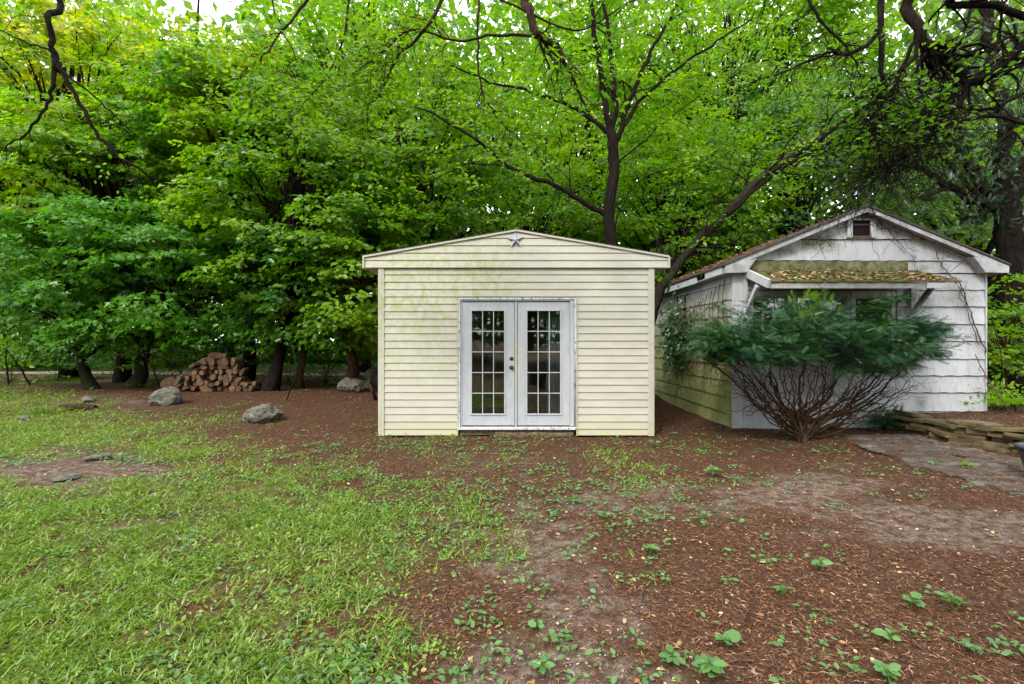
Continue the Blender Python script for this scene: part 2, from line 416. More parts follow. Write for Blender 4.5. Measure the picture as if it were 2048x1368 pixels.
def ground_mat():
    N = NB('forest_floor'); p = N.pos()
    at = N.n('Attribute', attribute_name='cover'); c = N.sep(at.outputs['Color'])
    n1 = N.noise(p, 3.1, 5, .6); n2 = N.noise(p, 38, 5, .7); n3 = N.noise(p, 140, 3, .7)
    soil = N.mix(N.rng(n2, .36, .64), (.018, .009, .005), (.10, .045, .020)); soil = N.mix(N.rng(n3, .55, .66, 0, .5), soil, (.14, .07, .04))
    soil = N.mix(N.rng(n1, .35, .65), soil, N.mix(N.rng(n2, .3, .7), (.024, .014, .009), (.09, .054, .034)))
    sand = N.mix(N.rng(n3, .38, .62), (.09, .064, .048), (.27, .21, .165)); sand = N.mix(N.rng(N.noise(p, 11, 6, .75), .42, .6), (.06, .036, .025), sand)
    grn = N.mix(N.rng(n2, .3, .7), (.06, .065, .02), (.17, .16, .06))
    col = N.mix(N.math('MULTIPLY', c[1], N.rng(n2, .3, .6, .6, 1.)), soil, sand)
    col = N.mix(N.math('MULTIPLY', c[0], N.rng(n1, .4, .6, .15, .8)), col, grn)
    h = N.math('ADD', n2, N.math('MULTIPLY', n3, .5))
    return N.done(N.bsdf(col, .95, N.bump(h, .7, .02), spec=.1))
me = mesh_np('ground', np.stack([XX.ravel(), YY.ravel(), ZZ.ravel()], 1), quad.ravel(), 4, ground_mat(), True)
ca = me.color_attributes.new('cover', 'FLOAT_COLOR', 'POINT')
buf = np.zeros((nx * ny, 4), np.float32); buf[:, 0] = gm; buf[:, 1] = sm; buf[:, 3] = 1
ca.data.foreach_set('color', buf.ravel())
tag(link('ground', me), kind='structure')

# far pale track beyond the first trees
N = NB('track_gravel'); f = N.noise(N.pos(), 12, 5)
M['track'] = N.done(N.bsdf(N.mix(N.rng(f, .35, .6), (.14, .12, .10), (.3, .27, .25)), .95, spec=.1))
tx = np.linspace(-40, 3, 60); ty = 19.5 + .6 * np.sin(tx * .25)
tv, tq = [], []
for i, (x, y) in enumerate(zip(tx, ty)):
    for d in (-.75, .75): tv.append((x, y + d, H(x, y + d) + .03))
    if i: b = 2 * i; tq.append((b - 2, b, b + 1, b - 1))
me = bpy.data.meshes.new('path'); me.from_pydata(tv, [], tq); me.materials.append(M['track'])
tag(link('path', me), kind='structure')

# scattered ground cover, grass, needles, fallen leaves
def scatter(n, w, r, y0=2.05, y1=13.5, p=.8):
    """random ground points, thinning with distance, kept with probability w(x,y)"""
    u = r.random(n); y = (y0 ** (1 - p) + u * (y1 ** (1 - p) - y0 ** (1 - p))) ** (1 / (1 - p)) if p != 1 else y0 * (y1 / y0) ** u
    x = (r.random(n) * 2 - 1) * (1.1 * y + .3)
    k = r.random(n) < w(x, y); x, y = x[k], y[k]
    inside = ((x > -2.25) & (x < 2.4) & (y > 8.0) & (y < 11.2)) | ((x > 3.95) & (x < 8.7) & (y > 8.72))
    x, y = x[~inside], y[~inside]
    return np.stack([x, y, hgt(x, y) + .012 * (vnoise(x, y, 7, 8) - .5) + .02 * (vnoise(x, y, 2.1, 9) - .5)], 1)
r = np.random.default_rng(11)
P0 = scatter(400000, lambda x, y: np.clip(masks(x, y)[0] ** 1.2 * (.12 + 2.6 * (.55 * vnoise(x, y, 3.1, 21) + .45 * vnoise(x, y, 8.3, 22)) ** 2.6), 0, 1), r, p=.6)
n = len(P0); ph = r.uniform(0, 2 * PI, n)
A0 = np.stack([np.cos(ph), np.sin(ph), r.uniform(-.1, .9, n)], 1)
N0 = np.stack([r.normal(0, .4, n), r.normal(-.15, .4, n), np.ones(n)], 1)
sz = .020 * r.uniform(.45, 1.6, n) * (1 + .05 * P0[:, 1]); P0[:, 2] += r.uniform(0, .028, n)
half = n * 48 // 100
o = link('ground_cover', leaves('ground_cover', P0[:half], A0[:half], N0[:half], sz[:half], 'clover', M['cover']))
tag(o, 'low green ground cover of small round leaves on the left of the yard', 'ground cover', kind='stuff')
Ag = A0[half:].copy(); Ag[:, 2] = r.uniform(.15, 1.1, n - half)
o = link('grass', leaves('grass', P0[half:], Ag, N0[half:], sz[half:] * 2.6, 'blade', M['grass']))
tag(o, 'thin sparse grass blades growing among the small leaves', 'grass', kind='stuff')
cl = scatter(6500, lambda x, y: np.clip(table(GT, np.clip(x / y * FPX + 1024, 0, 2048), np.clip(684 + (CAMZ - hgt(x, y)) * FPX / y, 700, 1368)) * 1.5 + .03, 0, .8) * (.3 + 1.2 * (vnoise(x, y, 1.1, 77) > .5)), r, p=.5)
kk = r.integers(4, 13, len(cl)); Pw = np.repeat(cl, kk, 0); n = len(Pw); Pw = Pw + np.stack([r.normal(0, .05, n), r.normal(0, .05, n), r.uniform(.005, .035, n)], 1)
ph = r.uniform(0, 2 * PI, n); Aw = np.stack([np.cos(ph), np.sin(ph), r.uniform(0, .5, n)], 1)
o = link('small_weeds', leaves('small_weeds', Pw, Aw, np.stack([r.normal(0, .3, n), r.normal(-.15, .3, n), np.ones(n)], 1), .034 * r.uniform(.6, 1.5, n), 'oval', M['weed']))
tag(o, 'scattered small leafy weeds dotting the bare brown soil', 'weeds', kind='stuff')
def litw(x, y):
    g, s = masks(x, y); return np.clip((1 - g * .85) * (1 - s * .9) * (.25 + 1.1 * (.5 * vnoise(x, y, 1.9, 31) + .5 * vnoise(x, y, 6.9, 32))), 0, 1)
P1 = scatter(330000, litw, r, y1=14, p=.9); n = len(P1); ph = r.uniform(0, 2 * PI, n)
A1 = np.stack([np.cos(ph), np.sin(ph), r.normal(0, .16, n)], 1); P1[:, 2] += r.uniform(0.001, .014, n)
onp = (P1[:, 0] > 5.1) & (P1[:, 0] < 6.55) & (P1[:, 1] < 7.9); P1[onp & (r.random(n) < .8), 2] += .038
o = link('needle_litter', leaves('needle_litter', P1, A1, np.stack([r.normal(0, .6, n), r.normal(0, .6, n), np.ones(n)], 1),
         .030 * r.uniform(.35, 1.5, n) * (1 + .05 * P1[:, 1]), 'sliver', M['litter']))
tag(o, 'brown fallen needles and bark bits covering the bare soil', 'leaf litter', kind='stuff')
P2 = scatter(5000, lambda x, y: .45 + 0 * x, r, y1=14, p=.6); n = len(P2); ph = r.uniform(0, 2 * PI, n); P2[:, 2] += .01
o = link('fallen_leaves', leaves('fallen_leaves', P2, np.stack([np.cos(ph), np.sin(ph), r.normal(.05, .15, n)], 1),
         np.stack([r.normal(0, .4, n), r.normal(0, .4, n), np.ones(n)], 1), .026 * r.uniform(.4, 1.5, n) ** 1.4, 'oval', M['dryleaf']))
tag(o, 'pale dry fallen leaves dotted over the yard', 'fallen leaves', kind='stuff')
P4 = scatter(24000, lambda x, y: np.clip(masks(x, y)[1] * .9 + .04, 0, 1), r, y1=9, p=.9); n = len(P4); ph = r.uniform(0, 2 * PI, n); P4[:, 2] += .004
M['grit'] = litter_mat('grit', [(.18, .15, .12), (.12, .09, .07), (.28, .24, .2), (.06, .045, .035), (.2, .15, .11)])
o = link('grit', leaves('grit', P4, np.stack([np.cos(ph), np.sin(ph), r.normal(0, .3, n)], 1), np.stack([r.normal(0, .4, n), r.normal(0, .4, n), np.ones(n)], 1), .010 * r.uniform(.4, 1.8, n), 'round', M['grit']))
tag(o, 'grit and crumbs of soil on the pale bare patches', 'grit', kind='stuff')
P5 = scatter(900, lambda x, y: .7 + 0 * x, r, y1=12, p=.5); tl_ = []
for q in P5:
    a = r.uniform(0, 2 * PI); l = r.uniform(.05, .22); e = np.array([math.cos(a) * l, math.sin(a) * l, 0]); m_ = q + e * .5 + r.normal(0, .012, 3); m_[2] = H(m_[0], m_[1]) + .02; e2 = q + e; e2[2] = H(e2[0], e2[1]) + .008; q2 = q.copy(); q2[2] += .006
    tl_.append((np.array([q2, m_, e2]), np.array([.0035, .003, .0015]) * r.uniform(.6, 1.6)))
o = link('fallen_twigs', tubes('fallen_twigs', tl_, M['vine'], 4)); tag(o, 'thin fallen twigs strewn over the soil', 'twigs', kind='stuff')
# forest floor undergrowth further back
P3 = scatter(26000, lambda x, y: np.clip(sstep(12.6, 15, y) * (vnoise(x, y, .8, 41) > .42) + ((x > 8.6) & (y > 8)) * .8, 0, 1), r, y0=8.5, y1=40, p=.9)
n = len(P3); ph = r.uniform(0, 2 * PI, n); P3[:, 2] += r.uniform(0, .25, n) * (vnoise(P3[:, 0], P3[:, 1], 1.3, 42))
o = link('undergrowth', leaves('undergrowth', P3, np.stack([np.cos(ph), np.sin(ph), r.uniform(0, .8, n)], 1),
         np.stack([r.normal(0, .4, n), r.normal(0, .4, n), np.ones(n)], 1), .12 * r.uniform(.5, 1.4, n), 'quad', M['dark']))
tag(o, 'low green undergrowth on the forest floor behind the yard', 'undergrowth', kind='stuff')

# ---------------------------------------------------------------- cream shed
K = 8.01 / FPX
def sx(px): return (px - 1024) * K
def sz_(py): return CAMZ - (py - 684) * K
N = NB('cream_vinyl'); p = N.pos()
f1 = N.noise(N.mapping(p, (1, 1, 2.2)), 3.2, 6, .65); f2 = N.noise(N.mapping(p, (1.3, 1, .9)), 7, 6, .7, .6); f3 = N.noise(p, 60, 3)
X_, Y_, Z_ = N.sep(p)
area = N.math('ADD', N.box(p, -2.4, .1, 2.0, 3.15, .35), N.math('MULTIPLY', N.box(p, -2.4, -.9, .9, 2.2, .3), .55), clamp=True)
st = N.math('MULTIPLY', N.rng(f2, .42, .62), N.math('ADD', N.math('MULTIPLY', area, .75), .06), clamp=True)
low = N.math('MULTIPLY', N.rng(Z_, .34, .0), N.rng(f1, .3, .6)); base0 = N.rng(N.rnd(), 0, 1, .0, .10)
base = N.mix(N.rng(f1, .3, .7), (.37, .36, .30), (.44, .43, .37))
base = N.mix(N.rng(f2, .5, .7, 0, .2), base, (.50, .45, .31))
base = N.mix(st, base, (.27, .30, .10)); base = N.mix(N.math('MULTIPLY', low, .7), base, (.40, .38, .16))
base = N.mix(base0, base, (.36, .35, .28)); base = N.mix(N.rng(f3, .64, .74, 0, .4), base, (.22, .20, .15))
M['cream'] = N.done(N.bsdf(base, .5, N.bump(f3, .08, .003), spec=.4))
N = NB('door_paint'); p = N.pos(); f1 = N.noise(N.mapping(p, (3, 1, .8)), 4, 6, .65); f2 = N.noise(p, 40, 4, .7)
base = N.mix(N.rng(f1, .35, .7), (.39, .41, .435), (.31, .33, .335)); base = N.mix(N.rng(f2, .64, .72, 0, .6), base, (.3, .28, .22))
base = N.mix(N.math('MULTIPLY', N.box(p, .02, .16, .8, 1.6, .06), N.rng(f2, .4, .6, 0, .5)), base, (.48, .49, .25))
M['door'] = N.done(N.bsdf(base, .45, spec=.4))
N = NB('weathered_jamb'); p = N.pos(); f1 = N.noise(N.mapping(p, (4, 1, 1.2)), 9, 7, .75)
M['jamb'] = N.done(N.bsdf(N.mix(N.rng(f1, .52, .6), (.50, .52, .54), (.10, .08, .065)), .7, N.bump(f1, .4, .01)))
M['rotten'] = simple('rotten_wood', (.06, .04, .025), (.24, .17, .11), 14, .95, .1, .8)
M['glass'] = (lambda N: N.done(N.bsdf((.9, .95, .93), .02, spec=.5, trans=1., ior=1.85)))(NB('window_glass'))
M['shingle'] = simple('roof_shingle', (.03, .028, .026), (.09, .08, .075), 30, .95, .1, .6)
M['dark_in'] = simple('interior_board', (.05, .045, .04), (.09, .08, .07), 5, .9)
M['bronze'] = simple('dark_bronze', (.04, .035, .03), (.10, .08, .065), 30, .35, .5, .1, .8)
M['steel'] = simple('galvanised_star', (.20, .22, .25), (.36, .38, .41), 18, .42, .5, .15, .75)
M['soffit'] = simple('soffit_board', (.34, .24, .14), (.44, .33, .2), 6, .7)

shed = thing('garden_shed', 'cream vinyl sided shed with white french doors and a low gable', 'shed', (.07, 8.01, 0))
SH = Vector(shed.location)
def spart(name, mb, mat, parent=None, bevel=0, smooth=False):
    me = mb.mesh(name, mat, bevel, smooth); me.transform(Matrix.Translation(-SH)); return link(name, me, parent or shed)
x0, x1, YF, YB = sx(757), sx(1308), 8.01, 11.0
zt = sz_(535); ax, az = sx(1033), sz_(463); ex0, ex1, ez = sx(729), sx(1336), sz_(515)
dx0, dx1, dz1 = sx(916), sx(1153), sz_(595)
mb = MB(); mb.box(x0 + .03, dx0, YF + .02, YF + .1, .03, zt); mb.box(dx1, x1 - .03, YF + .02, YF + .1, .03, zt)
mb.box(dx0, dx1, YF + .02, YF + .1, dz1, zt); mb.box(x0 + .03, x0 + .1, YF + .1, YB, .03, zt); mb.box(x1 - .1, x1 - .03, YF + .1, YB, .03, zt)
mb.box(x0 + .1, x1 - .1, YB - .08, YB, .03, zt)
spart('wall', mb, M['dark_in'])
mb = MB(); mb.box(x0 + .1, x1 - .1, YF + .1, YB - .08, .03, .1); spart('floor_deck', mb, M['rotten'])
def roofz(x): return az - (az - ez) * (abs(x - ax) / (ax - ex0 if x < ax else ex1 - ax))
pitch = .1217; lip = .017
def lap(xa, xb, za, zb, y=YF, clip=None):
    """a clapboard: lower edge proud, upper edge tucked in"""
    mb = MB()
    if clip is None:
        xs = [xa, xb]; tops = [zb, zb]; bots = [za, za]
        segs = [(xa, xb, za, zb, za, zb)]
    xs = [xa, xb] if clip is None else sorted(set([xa, xb] + [q for q in clip if xa < q < xb]))
    vs, fs = [], []
    for x in xs:
        top = zb if clip is None else min(zb, max(za + .0005, roofz(x) - .012)); f = (top - za) / (zb - za)
        yo = y - lip; yt = y - lip + (lip - .003) * f
        vs += [(x, y + .015, za + .006), (x, yo + .003, za), (x, yo, za + .008), (x, yt, top), (x, y + .015, top)]
    for i in range(len(xs) - 1):
        a, b = 5 * i, 5 * i + 5
        for k in range(4): fs.append((a + k, a + k + 1, b + k + 1, b + k))
        fs.append((a + 4, a, b, b + 4))
    fs += [(0, 1, 2, 3, 4), tuple(5 * (len(xs) - 1) + k for k in (4, 3, 2, 1, 0))]
    return mb.add(vs, fs)
z = zt; row = 0
postw = .1
while z > .02:
    za = max(z - pitch, .02)
    mid = za >= dz1 - .035
    if mid:                                                      # long boards meet at a staggered joint
        j = ax + [-.75, .5, -.2, .95, -.5][row % 5]
        spart('siding_board', lap(x0 + postw, j, za, z), M['cream']); spart('siding_board', lap(j + .002, x1 - postw, za + .0015, z - .001, YF + .0015), M['cream'])
    else:
        spart('siding_board', lap(x0 + postw, dx0 - .012, za, z), M['cream']); spart('siding_board', lap(dx1 + .012, x1 - postw, za, z), M['cream'])
    z = za; row += 1
z = zt - .012; yg = YF - .035
while z < az - .03:
    zb = z + pitch
    q = [ax] + [ax + s * (az - .012 - zz) / (az - ez) * ((ax - ex0) if s < 0 else (ex1 - ax)) for s in (-1, 1) for zz in (z, zb)]
    half = [(az - .012 - z) / (az - ez) * ((ax - ex0)), (az - .012 - z) / (az - ez) * (ex1 - ax)]
    spart('siding_board', lap(max(ex0 + .012, ax - half[0]), min(ex1 - .012, ax + half[1]), z, zb, yg, q), M['cream'])
    z = zb
# gable core, corner posts, drip trims
mb = MB(); mb.add([(ex0 + .01, yg + .017, zt - .01), (ex1 - .01, yg + .017, zt - .01), (ex1 - .01, yg + .017, ez - .01), (ax, yg + .017, az - .01), (ex0 + .01, yg + .017, ez - .01),
        (ex0 + .01, yg + .09, zt - .01), (ex1 - .01, yg + .09, zt - .01), (ex1 - .01, yg + .09, ez - .01), (ax, yg + .09, az - .01), (ex0 + .01, yg + .09, ez - .01)],
       [(0, 1, 2, 3, 4), (9, 8, 7, 6, 5), (0, 5, 6, 1), (1, 6, 7, 2), (2, 7, 8, 3), (3, 8, 9, 4), (4, 9, 5, 0)])
spart('gable_core', mb, M['cream'])
for a, b in ((x0, x0 + postw), (x1 - postw, x1)):
    mb = MB(); mb.box(a, b, YF - .028, YF + .07, .01, zt - .003); spart('corner_post', mb, M['cream'], bevel=.004)
    mb = MB(); mb.box(a + .045, a + .051, YF - .031, YF - .0285, .01, zt - .004); spart('corner_groove', mb, M['cream'])
for a, b, p_, q_ in ((ex0, ez, ax, az), (ax, az, ex1, ez)):
    mb = MB(); mb.beam((a, yg - .012, b + .004), (p_, yg - .012, q_ + .004), .05, .028); spart('rake_trim', mb, M['cream'])
for xx in (ex0, ex1): 
    mb = MB(); mb.box(xx - .014, xx + .014, yg - .036, yg + .05, zt - .014, ez + .008); spart('end_trim', mb, M['cream'])
for a, b, p_, q_ in ((ex0 - .02, ez + .0, ax, az), (ex1 + .02, ez, ax, az)):
    mb = MB(); mb.add([(a, yg - .01, b + .022), (p_, yg - .01, q_ + .024), (p_, YB + .15, q_ + .024), (a, YB + .15, b + .022),
                       (a, yg - .01, b + .036), (p_, yg - .01, q_ + .038), (p_, YB + .15, q_ + .038), (a, YB + .15, b + .036)],
                      [(0, 1, 2, 3), (4, 5, 6, 7), (0, 1, 5, 4), (1, 2, 6, 5), (2, 3, 7, 6), (3, 0, 4, 7)]); spart('roof_slope', mb, M['shingle'])
for a, b in ((ex0 + .016, x0 - .002), (x1 + .002, ex1 - .016)):
    mb = MB(); mb.box(a, b, yg + .095, YB + .1, zt - .012, zt + .004); spart('soffit', mb, M['soffit'])
for xx in (ex0, ex1): 
    mb = MB(); mb.box(xx - .012, xx + .012, yg + .055, YB + .12, zt - .015, ez + .01); spart('fascia', mb, M['cream'])
# side walls clad too
proto = None
for s_, xs_ in ((-1, x0), (1, x1)):
    z = zt - .02
    while z > .15:
        mb = MB(); za = z - pitch
        mb.add([(xs_ + s_ * .017, YF + .075, za), (xs_ + s_ * .002, YF + .075, z), (xs_ + s_ * .002, YB, z), (xs_ + s_ * .017, YB, za),
                (xs_ - s_ * .025, YF + .075, za), (xs_ - s_ * .025, YF + .075, z), (xs_ - s_ * .025, YB, z), (xs_ - s_ * .025, YB, za)],
               [(0, 1, 2, 3), (7, 6, 5, 4), (0, 4, 5, 1), (1, 5, 6, 2), (2, 6, 7, 3), (3, 7, 4, 0)])
        spart('siding_board', mb, M['cream']); z = za
# door opening
mb = MB(); mb.box(dx0 - .012, dx0 + .004, YF - .03, YF + .02, .02, dz1 + .004); spart('channel_trim', mb, M['cream'])
mb = MB(); mb.box(dx1 - .004, dx1 + .012, YF - .03, YF + .02, .02, dz1 + .004); spart('channel_trim', mb, M['cream'])
fx0, fx1, fz0, fz1 = dx0 + .006, dx1 - .006, sz_(856), dz1 - .004
mb = MB(); mb.box(fx0, fx0 + .03, YF - .022, YF + .1, fz0, fz1); spart('door_jamb', mb, M['jamb'], bevel=.003)
mb = MB(); mb.add([(fx1 - .022, YF - .022, fz0), (fx1, YF - .022, fz0), (fx1, YF - .022, fz1), (fx1 - .034, YF - .022, fz1),
                   (fx1 - .022, YF + .1, fz0), (fx1, YF + .1, fz0), (fx1, YF + .1, fz1), (fx1 - .034, YF + .1, fz1)],
                  [(0, 1, 2, 3), (7, 6, 5, 4), (0, 4, 5, 1), (1, 5, 6, 2), (2, 6, 7, 3), (3, 7, 4, 0)]); spart('door_jamb', mb, M['jamb'])
mb = MB(); mb.box(fx0 + .031, fx1 - .036, YF - .022, YF + .1, fz1 - .032, fz1); spart('door_header', mb, M['jamb'], bevel=.003)
mb = MB(); mb.box(fx0 + .045, fx1 - .05, YF - .002, YF + .02, fz1 - .055, fz1 - .033); spart('door_stop', mb, M['door'])
mb = MB(); mb.box(fx0 + .031, sx(924) - .002, YF + .004, YF + .03, fz0 + .02, fz1 - .034); spart('door_stop', mb, M['door'])
mb = MB(); mb.box(sx(1140) + .003, fx1 - .036, YF - .004, YF + .03, fz0 + .9, fz1 - .034); spart('door_stop', mb, M['door'])
mb = MB(); mb.box(sx(1140) + .003, fx1 - .036, YF - .0035, YF + .03, fz0 + .03, fz0 + .898); spart('door_stop', mb, M['door'])
mb = MB(); mb.add([(fx1 - .0215, YF - .024, fz0 + .02), (fx1 - .004, YF - .024, fz0 + .02), (fx1 - .006, YF - .024, fz0 + 1.0), (fx1 - .012, YF - .024, fz0 + 1.3), (fx1 - .018, YF - .024, fz0 + .9), (fx1 - .0215, YF - .02, fz0 + .02), (fx1 - .004, YF - .02, fz0 + .02), (fx1 - .006, YF - .02, fz0 + 1.0), (fx1 - .012, YF - .02, fz0 + 1.3), (fx1 - .018, YF - .02, fz0 + .9)], [(0, 1, 2, 3, 4), (9, 8, 7, 6, 5), (0, 5, 6, 1), (1, 6, 7, 2), (2, 7, 8, 3), (3, 8, 9, 4), (4, 9, 5, 0)]); spart('rotten_jamb_edge', mb, M['rotten'])
mb = MB(); mb.box(fx0, fx1 - .01, YF - .045, YF + .12, sz_(858) - .008, sz_(854)); spart('threshold', mb, M['jamb'], bevel=.004)
mb = MB(); mb.box(fx0 + .02, fx1 - .03, YF + .03, YF + .1, .02, sz_(858) - .01); spart('sill_void_board', mb, M['rotten'])
bm = MB(); nseg = 14; vs = []; fs = []
for i in range(nseg + 1):
    x = sx(990) + (sx(1146) - sx(990)) * i / nseg; t = rng.uniform(-.008, .008)
    vs += [(x, YF - .03 + t, .005), (x, YF - .04 + t, .06 + t * 2), (x, YF + .03, .075 + t * 2), (x, YF + .03, .005)]
    if i:
        a = 4 * i - 4; b = 4 * i
        for k in range(4): fs.append((a + k, a + (k + 1) % 4, b + (k + 1) % 4, b + k))
fs += [(0, 1, 2, 3), tuple(4 * nseg + k for k in (3, 2, 1, 0))]
bm.add(vs, fs); spart('rotten_sill', bm, M['rotten'])
def leafdoor(a, b, ga, gb, name_lab, knob):
    """a door leaf between pixels a..b with a glazed panel ga..gb"""
    z0, z1 = sz_(851), sz_(604); X0, X1 = sx(a), sx(b); g0, g1, gz0, gz1 = sx(ga), sx(gb), sz_(828), sz_(621)
    y0, y1 = YF + .018, YF + .062
    mb = MB(); mb.box(X0, g0, y0, y1, z0, z1); mb.box(g1, X1, y0, y1, z0, z1); mb.box(g0, g1, y0, y1, z0, gz0); mb.box(g0, g1, y0, y1, gz1, z1)
    d = spart('door', mb, M['door']); d['label'] = name_lab
    t = .022; mb = MB(); mb.box(g0 - t, g0 + .006, y0 - .014, y0 - .001, gz0 - t, gz1 + t); mb.box(g1 - .006, g1 + t, y0 - .014, y0 - .001, gz0 - t, gz1 + t)
    mb.box(g0 + .007, g1 - .007, y0 - .014, y0 - .001, gz1 - .006, gz1 + t); mb.box(g0 + .007, g1 - .007, y0 - .014, y0 - .001, gz0 - t, gz0 + .006)
    spart('glazing_frame', mb, M['door'], d, .0025)
    cols, rows = 3, 5; cw, rh = (g1 - g0) / cols, (gz1 - gz0) / rows; mu = .013
    for c in range(1, cols):
        mb = MB(); mb.box(g0 + c * cw - mu / 2, g0 + c * cw + mu / 2, y0 - .007, y0 + .02, gz0, gz1); spart('muntin', mb, M['door'], d)
    for c in range(1, rows):
        mb = MB(); mb.box(g0 + .001, g1 - .001, y0 - .0055, y0 + .018, gz0 + c * rh - mu / 2, gz0 + c * rh + mu / 2); spart('muntin', mb, M['door'], d)
    for c in range(cols):
        for q in range(rows):
            ty, tz = rng.normal(0, .0012), rng.normal(0, .0012)
            xa, xb, zc, zd = g0 + c * cw + mu / 2, g0 + (c + 1) * cw - mu / 2, gz0 + q * rh + mu / 2, gz0 + (q + 1) * rh - mu / 2
            yy = y0 + .012
            mb = MB(); mb.add([(xa, yy + ty, zc), (xb, yy - ty, zc), (xb, yy - ty + tz, zd), (xa, yy + ty + tz, zd),
                               (xa, yy + ty + .004, zc), (xb, yy - ty + .004, zc), (xb, yy - ty + tz + .004, zd), (xa, yy + ty + tz + .004, zd)],
                              [(0, 1, 2, 3), (7, 6, 5, 4), (0, 4, 5, 1), (1, 5, 6, 2), (2, 6, 7, 3), (3, 7, 4, 0)])
            spart('glass_pane', mb, M['glass'], d)
    if knob:
        for nm, zz, rr, dep in (('deadbolt', sz_(717), .033, .022), ('door_knob', sz_(735), .036, .055)):
            mb = MB(); prof = [(0, .0), (rr, .0), (rr, -.006), (rr * .45, -.012), (rr * .4, -dep * .45), (rr * .8, -dep * .6), (rr * .85, -dep * .85), (rr * .5, -dep), (0, -dep)] if nm == 'door_knob' else \
                [(0, 0), (rr, 0), (rr, -.01), (rr * .7, -dep), (0, -dep)]
            s_ = 16; vs = []; fs = []
            for (ra, yy) in prof:
                for k in range(s_): vs.append((sx(1023) + ra * math.cos(k * 2 * PI / s_), y0 + yy, zz + ra * math.sin(k * 2 * PI / s_)))
            for i in range(len(prof) - 1):
                for k in range(s_): fs.append((i * s_ + k, i * s_ + (k + 1) % s_, (i + 1) * s_ + (k + 1) % s_, (i + 1) * s_ + k))
            mb.add(vs, fs); spart(nm, mb, M['bronze'], d, smooth=True)
    return d
leafdoor(924, 1029, 943, 1009, 'left french door leaf with bronze knob and deadbolt', True)
leafdoor(1035, 1140, 1054, 1121, 'right french door leaf without a knob', False)
mb = MB(); mb.box(sx(1030), sx(1034), YF - .002, YF + .05, sz_(853), sz_(603)); spart('astragal', mb, M['door'], bevel=.002)
# curtain inside the right leaf and a shelf silhouette
N = NB('curtain_cloth'); M['curtain'] = N.done(N.bsdf((.10, .16, .19), .8, spec=.1))
vs, fs = [], []
for i in range(25):
    x = sx(1095) + .24 * i / 24; y = YF + .2 + .03 * math.sin(i * 1.5)
    vs += [(x, y, .25), (x, y, 2.0)]
    if i: fs.append((2 * i - 2, 2 * i, 2 * i + 1, 2 * i - 1))
me = bpy.data.meshes.new('curtain'); me.from_pydata(vs, [], fs); me.materials.append(M['curtain'])
md = link('curtain', me); mod = md.modifiers.new('thick', 'SOLIDIFY'); mod.thickness = .004
tag(md, 'pale blue curtain hanging inside the right french door', 'curtain')
# star
vs = [(0, -.035, 0)]; R1, R2 = 17.5 * K, 7.2 * K
for k in range(10):
    a = PI / 2 + k * PI / 5; rr = R1 if k % 2 == 0 else R2; vs.append((math.cos(a) * rr, 0, math.sin(a) * rr))
fs = [(0, 1 + k, 1 + (k + 1) % 10) for k in range(10)] + [tuple(range(10, 0, -1))]
me = bpy.data.meshes.new('barn_star'); me.from_pydata(vs, [], fs); me.materials.append(M['steel'])
st_ = link('barn_star', me); st_.location = (sx(1031), yg - .022, sz_(482)); st_.rotation_euler = (0, math.radians(-3), 0)
tag(st_, 'grey metal five pointed star fixed under the peak of the cream shed', 'star')

# ---------------------------------------------------------------- white garage
Q = 8.75; KG = Q / FPX
def qx(px): return (px - 1024) * KG
def qz(py): return CAMZ - (py - 684) * KG
def white_paint(name, algae, moss):
    N = NB(name); p = N.pos(); f1 = N.noise(N.mapping(p, (1, 1, .6)), 2.3, 6, .65); f2 = N.noise(N.mapping(p, (3, 3, .5)), 6, 6, .7); f3 = N.noise(p, 34, 5, .7)
    base = N.mix(N.rng(f1, .35, .7), (.37, .38, .41), (.46, .47, .50))
    base = N.mix(N.rng(f2, .48, .70, 0, .65), base, (.27, .265, .22))
    base = N.mix(N.rng(f3, .58, .7, 0, .6), base, (.17, .15, .12)); base = N.mix(N.rng(N.noise(p, 1.7, 5, .7), .52, .68, 0, .4), base, (.25, .25, .24))
    if moss:
        for (a, b, c, d, s, k) in ((1600, 1672, 500, 466, .1, 1.), (1545, 1590, 508, 496, .07, .9), (1805, 1862, 610, 580, .1, .9), (1880, 1960, 608, 585, .12, .5), (1835, 1862, 540, 528, .08, .7), (1832, 1850, 818, 795, .06, .6)):
            base = N.mix(N.math('MULTIPLY', N.box(p, qx(a), qx(b), qz(c), qz(d), s), N.rng(f3, .34, .5, 0, k), clamp=True), base, (.075, .08, .032))
    if algae:
        x, y, z = N.sep(p)
        a = N.math('MULTIPLY', N.rng(z, 2.9, 1.3), N.rng(f2, .3, .55, .45, 1), clamp=True)
        base = N.mix(a, base, (.20, .23, .05)); base = N.mix(N.math('MULTIPLY', N.rng(f1, .5, .62), N.rng(z, 2.2, .6), clamp=True), base, (.34, .35, .2))
        base = N.mix(N.rng(f2, .6, .72, 0, .6), base, (.10, .10, .04))
    return N.done(N.bsdf(base, .6, N.bump(f3, .25, .006), spec=.3))
M['white'] = white_paint('weathered_white_paint', False, True); M['side'] = white_paint('algae_white_paint', True, False)
N = NB('mossy_board'); p = N.pos(); f = N.noise(p, 7, 6, .7)
M['mossboard'] = N.done(N.bsdf(N.mix(N.rng(f, .38, .62), (.06, .075, .018), (.20, .19, .12)), .95, N.bump(f, .6, .02), spec=.1))
N = NB('mossy_roof'); p = N.pos(); f = N.noise(p, 4, 6, .65); f2 = N.noise(p, 30, 5, .7)
c = N.mix(N.rng(f2, .3, .7), (.05, .03, .02), (.16, .09, .06)); M['mossroof'] = N.done(N.bsdf(N.mix(N.rng(f, .44, .56), c, (.075, .11, .018)), .95, N.bump(f2, .8, .02), spec=.1))
